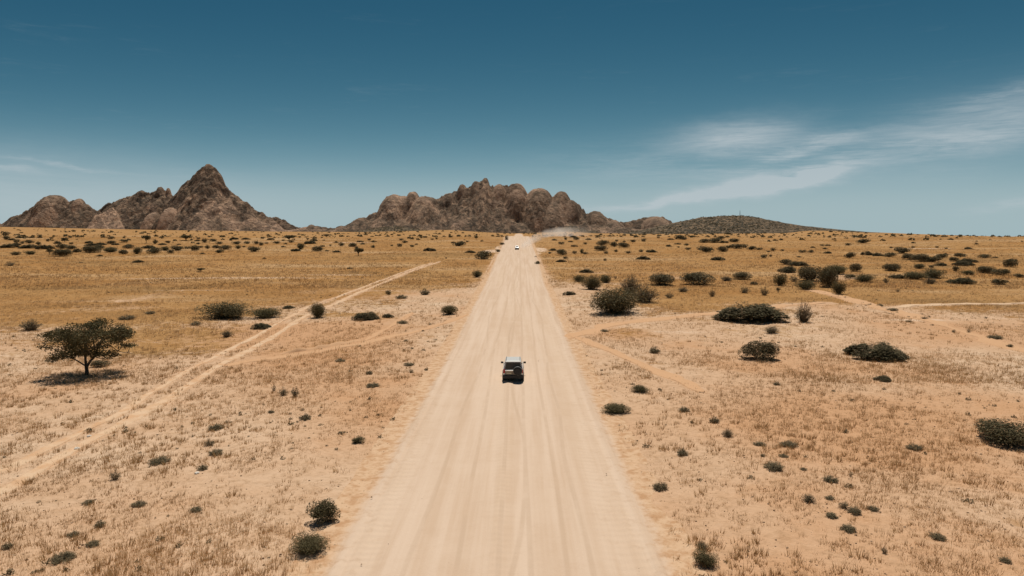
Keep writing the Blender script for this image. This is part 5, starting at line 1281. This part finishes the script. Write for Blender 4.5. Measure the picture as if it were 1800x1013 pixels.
def bm_lathe(profile, axis='X', seg=28, centre=(0, 0, 0)):
    rings = []
    for d, rad in profile:
        ring = []
        for k in range(seg):
            a = 2 * math.pi * k / seg; u, v = rad * math.cos(a), rad * math.sin(a)
            ring.append((centre[0] + d, centre[1] + u, centre[2] + v) if axis == 'X' else (centre[0] + u, centre[1] + d, centre[2] + v))
        rings.append(ring)
    return bm_loft(rings)
def bm_quad(a, b, c, d, u0, u1, v0, v1, off, thick=0.012):
    """pane set into a flat face a b c d (a-b bottom, d-c top), standing off a little"""
    a, b, c, d = (np.array(p, float) for p in (a, b, c, d)); n = np.cross(b - a, d - a); n /= np.linalg.norm(n)
    P = lambda u, v: (a * (1 - u) + b * u) * (1 - v) + (d * (1 - u) + c * u) * v
    q = [P(u0, v0), P(u1, v0), P(u1, v1), P(u0, v1)]
    return bm_loft([[tuple(p + n * (off - thick)) for p in q], [tuple(p + n * off) for p in q]])
def suv(name, label, x, y, rz, paint, spare):
    dz = float(terrain_z(x, y)) + 0.19
    root = empty(name, (x, y, dz), rz); tag(root, label, 'car')
    def sec(yy, zb, wb, wm, zt, wt):
        h = [(wb, zb), (wm - .02, zb + .14), (wm, .80), (wm - .01, .98), (wt, zt)]
        return [(-px, yy, pz) for px, pz in h] + [(0, yy, zt + .015)] + [(px, yy, pz) for px, pz in reversed(h)] + [(0, yy, zb)]
    body = bm_loft([sec(-2.36, .50, .74, .84, 1.06, .80), sec(-2.30, .42, .80, .90, 1.09, .85), sec(-1.4, .40, .84, .925, 1.10, .875), sec(0.9, .40, .84, .925, 1.09, .87), sec(1.25, .40, .84, .92, 1.08, .84),
                    sec(1.9, .40, .82, .905, 1.03, .80), sec(2.25, .42, .76, .86, .97, .74), sec(2.38, .50, .66, .76, .88, .62)])
    bd = bm_obj('body', body, paint, root, True)
    bd.data.polygons.foreach_set('use_smooth', [False] * len(bd.data.polygons))
    # greenhouse: pillars and roof frame in body colour, panes set on it
    B = [(-.86, -2.29, 1.07), (.86, -2.29, 1.07), (.84, 1.18, 1.07), (-.84, 1.18, 1.07)]; T = [(-.70, -2.06, 1.74), (.70, -2.06, 1.74), (.68, .30, 1.74), (-.68, .30, 1.74)]
    bm = bm_loft([B, T]); bmesh.ops.bevel(bm, geom=[e for e in bm.edges if abs(e.verts[0].co.z - e.verts[1].co.z) > .5], offset=.05, segments=2, affect='EDGES')
    bm_obj('pillars', bm, paint, root)
    bm = bm_loft([[(-.70, -2.10, 1.735), (.70, -2.10, 1.735), (.685, .33, 1.735), (-.685, .33, 1.735)], [(-.69, -2.08, 1.80), (.69, -2.08, 1.80), (.67, .24, 1.80), (-.67, .24, 1.80)], [(-.60, -1.95, 1.84), (.60, -1.95, 1.84), (.58, .05, 1.84), (-.58, .05, 1.84)]])
    roof = bm_obj('roof', bm, paint, root)
    for sx in (-1, 1): bm_obj('roof_rail', bm_loft([[(sx * .60 + a, yy, zz + b) for a, b in ((-.018, 0), (.018, 0), (.018, .03), (-.018, .03))] for yy, zz in ((-1.9, 1.83), (-1.8, 1.88), (-.2, 1.88), (-.05, 1.83))]), 'black_plastic', roof)
    bm_obj('rear_window', bm_quad(B[0], B[1], T[1], T[0], .07, .93, .10, .95, .008), 'dusty_glass', root)
    bm_obj('windscreen', bm_quad(B[2], B[3], T[3], T[2], .06, .94, .06, .94, .008), 'glass', root)
    for u0, u1 in ((.05, .28), (.31, .58), (.61, .88)):
        bm_obj('side_window', bm_quad(B[1], B[2], T[2], T[1], u0, u1, .12, .90, .008), 'glass', root)
        bm_obj('side_window', bm_quad(B[3], B[0], T[0], T[3], 1 - u1, 1 - u0, .12, .90, .008), 'glass', root)
    bm_obj('rear_bumper', bm_box((0, -2.40, .54), (1.76, .24, .26), .05), 'black_plastic', root)
    bm_obj('front_bumper', bm_box((0, 2.38, .55), (1.66, .22, .28), .06), 'black_plastic', root)
    bm_obj('underbody', bm_box((0, 0, .36), (1.5, 4.3, .16), .03), 'black_plastic', root)
    bm_obj('tailgate', bm_box((0, -2.365, .85), (1.40, .05, .42), .02), 'shaded_dusty_paint' if spare else paint, root)  # dusty tailgate paint, darkened: shade of the car's rear put into its colour
    bm_obj('trim_strip', bm_box((-.30, -2.40, 1.03), (.72, .03, .05), .01), 'chrome', root)
    bm_obj('number_plate', bm_box((-.36, -2.40, .82), (.44, .02, .13), .004), 'plate', root)
    for sx in (-1, 1):
        bm_obj('tail_light', bm_box((sx * .79, -2.34, .99), (.17, .09, .32), .02), 'lamp_red', root)
        bm_obj('headlight', bm_box((sx * .60, 2.34, .84), (.32, .12, .15), .03), 'lamp_clear', root)
        m = bm_obj('mirror', bm_box((sx * 1.04, .86, 1.17), (.22, .12, .17), .03), 'black_plastic', root)
        bm_obj('mirror_arm', bm_box((sx * .91, .88, 1.11), (.10, .05, .05)), 'black_plastic', m)
        for wy in (-1.42, 1.40):
            w = bm_obj('wheel', bm_lathe([(-.13, .30), (-.12, .37), (-.07, .39), (.07, .39), (.12, .37), (.13, .30)], 'X', 28, (0, 0, 0)), 'rubber', root, loc=(sx * .83, wy, .39))
            bm_obj('rim', bm_lathe([(sx * .10, .05), (sx * .135, .06), (sx * .135, .20), (sx * .125, .255), (sx * .10, .26)], 'X', 20), 'rim_metal', w)
            bm = bmesh.new(); n = 14; pts = []
            for rad in (.43, .50): pts.append([(rad * math.cos(math.pi * k / n), rad * math.sin(math.pi * k / n)) for k in range(n + 1)])
            rr = [[bm.verts.new((sx * xx, wy + pts[q][k][0], .39 + pts[q][k][1])) for k in range(n + 1)] for q, xx in ((0, .90), (0, .95), (1, .95), (1, .90))]
            for a in range(4):
                for k in range(n): bm.faces.new((rr[a][k], rr[a][k + 1], rr[(a + 1) % 4][k + 1], rr[(a + 1) % 4][k]))
            bm_obj('wheel_arch', bm, 'black_plastic', root)
    bm_obj('grille', bm_box((0, 2.375, .84), (.80, .06, .17), .02), 'black_plastic', root)
    if spare:
        sp = bm_obj('spare_wheel', bm_lathe([(-.13, .31), (-.12, .36), (-.07, .385), (.07, .385), (.11, .36)], 'Y', 32, (.40, -2.53, 1.06)), 'rubber', root)
        bm_obj('cover', bm_lathe([(-.15, .05), (-.155, .22), (-.14, .28), (-.11, .30)], 'Y', 32, (.40, -2.53, 1.06)), 'black_plastic', sp)
        bm_obj('cover_ring', bm_lathe([(-.10, .375), (-.06, .40), (-.03, .40), (-.03, .38)], 'Y', 32, (.40, -2.53, 1.06)), 'grey_trim', sp)
    return root
suv('off_road_car', 'dusty silver off-road car with rear spare wheel driving away on the gravel road', 0.12, 61.3, -0.0104, 'paint_silver', True)
suv('off_road_car', 'tiny white car far along the road approaching ahead of its dust cloud', 2.35, 326.0, math.pi, 'paint_white', False)

# ------------------------------------------------------------------ radio mast on the hill
def mast():
    hx = float(img_to_plane(1297, 378, 2300)[0]); me = bpy.data.objects['hill_right'].data
    co = np.empty(len(me.vertices) * 3, np.float32); me.vertices.foreach_get('co', co); co = co.reshape(-1, 3)
    near = co[np.abs(co[:, 0] - hx) < 6]; top = near[near[:, 2].argmax()]
    root = empty('radio_mast', (float(top[0]), float(top[1]), float(top[2]) - 1)); tag(root, 'thin lattice radio mast on the dark bushy hill', 'mast')
    plain('mast_steel', (0.10, 0.10, 0.10), 0.6, 0.5)
    H = 17.0
    for a, b in ((1, 1), (1, -1), (-1, 1), (-1, -1)):
        V, F = tubes([([(a * 1.1, b * 1.1, 0), (a * .3, b * .3, H)], [.22, .14])], 5); link('leg', np_mesh('leg', V, F, [MATS['mast_steel']]), root)
    for k in range(6):
        z0 = 1 + k * 2.6; w0 = 1.1 - .8 * z0 / H; w1 = 1.1 - .8 * (z0 + 2.6) / H
        V, F = tubes([([(-w0, -w0, z0), (w1, -w1, z0 + 2.6)], [.08, .08]), ([(w0, w0, z0), (-w1, w1, z0 + 2.6)], [.08, .08]), ([(-w0, w0, z0), (-w1, -w1, z0 + 2.6)], [.08, .08]), ([(w0, -w0, z0), (w1, w1, z0 + 2.6)], [.08, .08])], 4)
        link('brace', np_mesh('brace', V, F, [MATS['mast_steel']]), root)
    V, F = tubes([([(0, 0, H - .5), (0, 0, H + 4)], [.12, .07])], 5); link('antenna', np_mesh('antenna', V, F, [MATS['mast_steel']]), root)
mast()

# ------------------------------------------------------------------ dust thrown up behind the approaching car
def dust():
    pts = [(5.0, 331), (8.5, 365), (14, 410), (22, 460), (40, 560), (66, 690), (100, 850)]
    c = spline(pts, 6.0); y0, y1 = 331.0, 850.0
    L = np.linspace(0, 1, len(c)); t = (c[:, 1] - y0) / (y1 - y0)
    rad = 1.2 + 7.0 * t ** 0.8; z = terrain_z(c[:, 0], c[:, 1]) + rad * 0.45
    px, pz = np.polyfit(t, c[:, 0], 3), np.polyfit(t, z, 3)         # centre line as polynomials, so the air can thin out from it
    V, F = tubes([(np.stack([c[:, 0], c[:, 1], z], -1), rad * 1.6)], 14)
    bm = bmesh.new(); vs_ = [bm.verts.new(v) for v in V]
    for f in F: bm.faces.new([vs_[i] for i in f])
    bm.faces.new(vs_[:14][::-1]); bm.faces.new(vs_[-14:])
    bmesh.ops.recalc_face_normals(bm, faces=bm.faces)
    me = bpy.data.meshes.new('dust_cloud'); bm.to_mesh(me); bm.free()
    m = bpy.data.materials.new('dust'); m.use_nodes = True; N = Nodes(m.node_tree)
    o = N.new('ShaderNodeOutputMaterial'); v = N.new('ShaderNodeVolumePrincipled')
    P = N.new('ShaderNodeTexCoord').outputs['Object']; sx = N.new('ShaderNodeSeparateXYZ'); N.put(sx.inputs[0], P)
    tt = N.m('DIVIDE', N.m('SUBTRACT', sx.outputs[1], y0), y1 - y0)
    def poly(co):
        r = co[0]
        for k in co[1:]: r = N.m('ADD', N.m('MULTIPLY', r, tt), float(k))
        return r
    rr = N.m('ADD', 1.2, N.m('MULTIPLY', 7.0, N.m('POWER', N.m('MAXIMUM', tt, 0.0), 0.8)))
    dx = N.m('DIVIDE', N.m('SUBTRACT', sx.outputs[0], poly([float(k) for k in px])), rr); dz = N.m('DIVIDE', N.m('SUBTRACT', sx.outputs[2], poly([float(k) for k in pz])), rr)
    d2 = N.m('ADD', N.m('MULTIPLY', dx, dx), N.m('MULTIPLY', dz, dz))
    nz = N.noise(P, 0.09, 4, 0.6)
    dens = N.m('MULTIPLY', N.m('MULTIPLY', N.ramp(nz, 0.34, 0.66), N.ramp(tt, 1.0, 0.05)), N.m('MULTIPLY', N.ramp(d2, 1.8, 0.0), DUST))
    N.put(v.inputs['Density'], dens); N.put(v.inputs['Color'], (0.97, 0.94, 0.90)); v.inputs['Anisotropy'].default_value = 0.3
    N.t.links.new(v.outputs[0], o.inputs['Volume']); me.materials.append(m)
    tag(link('dust_cloud', me), 'pale dust cloud drifting right of the far road behind the approaching car', 'dust', kind='stuff')
DUST = 0.042
dust()
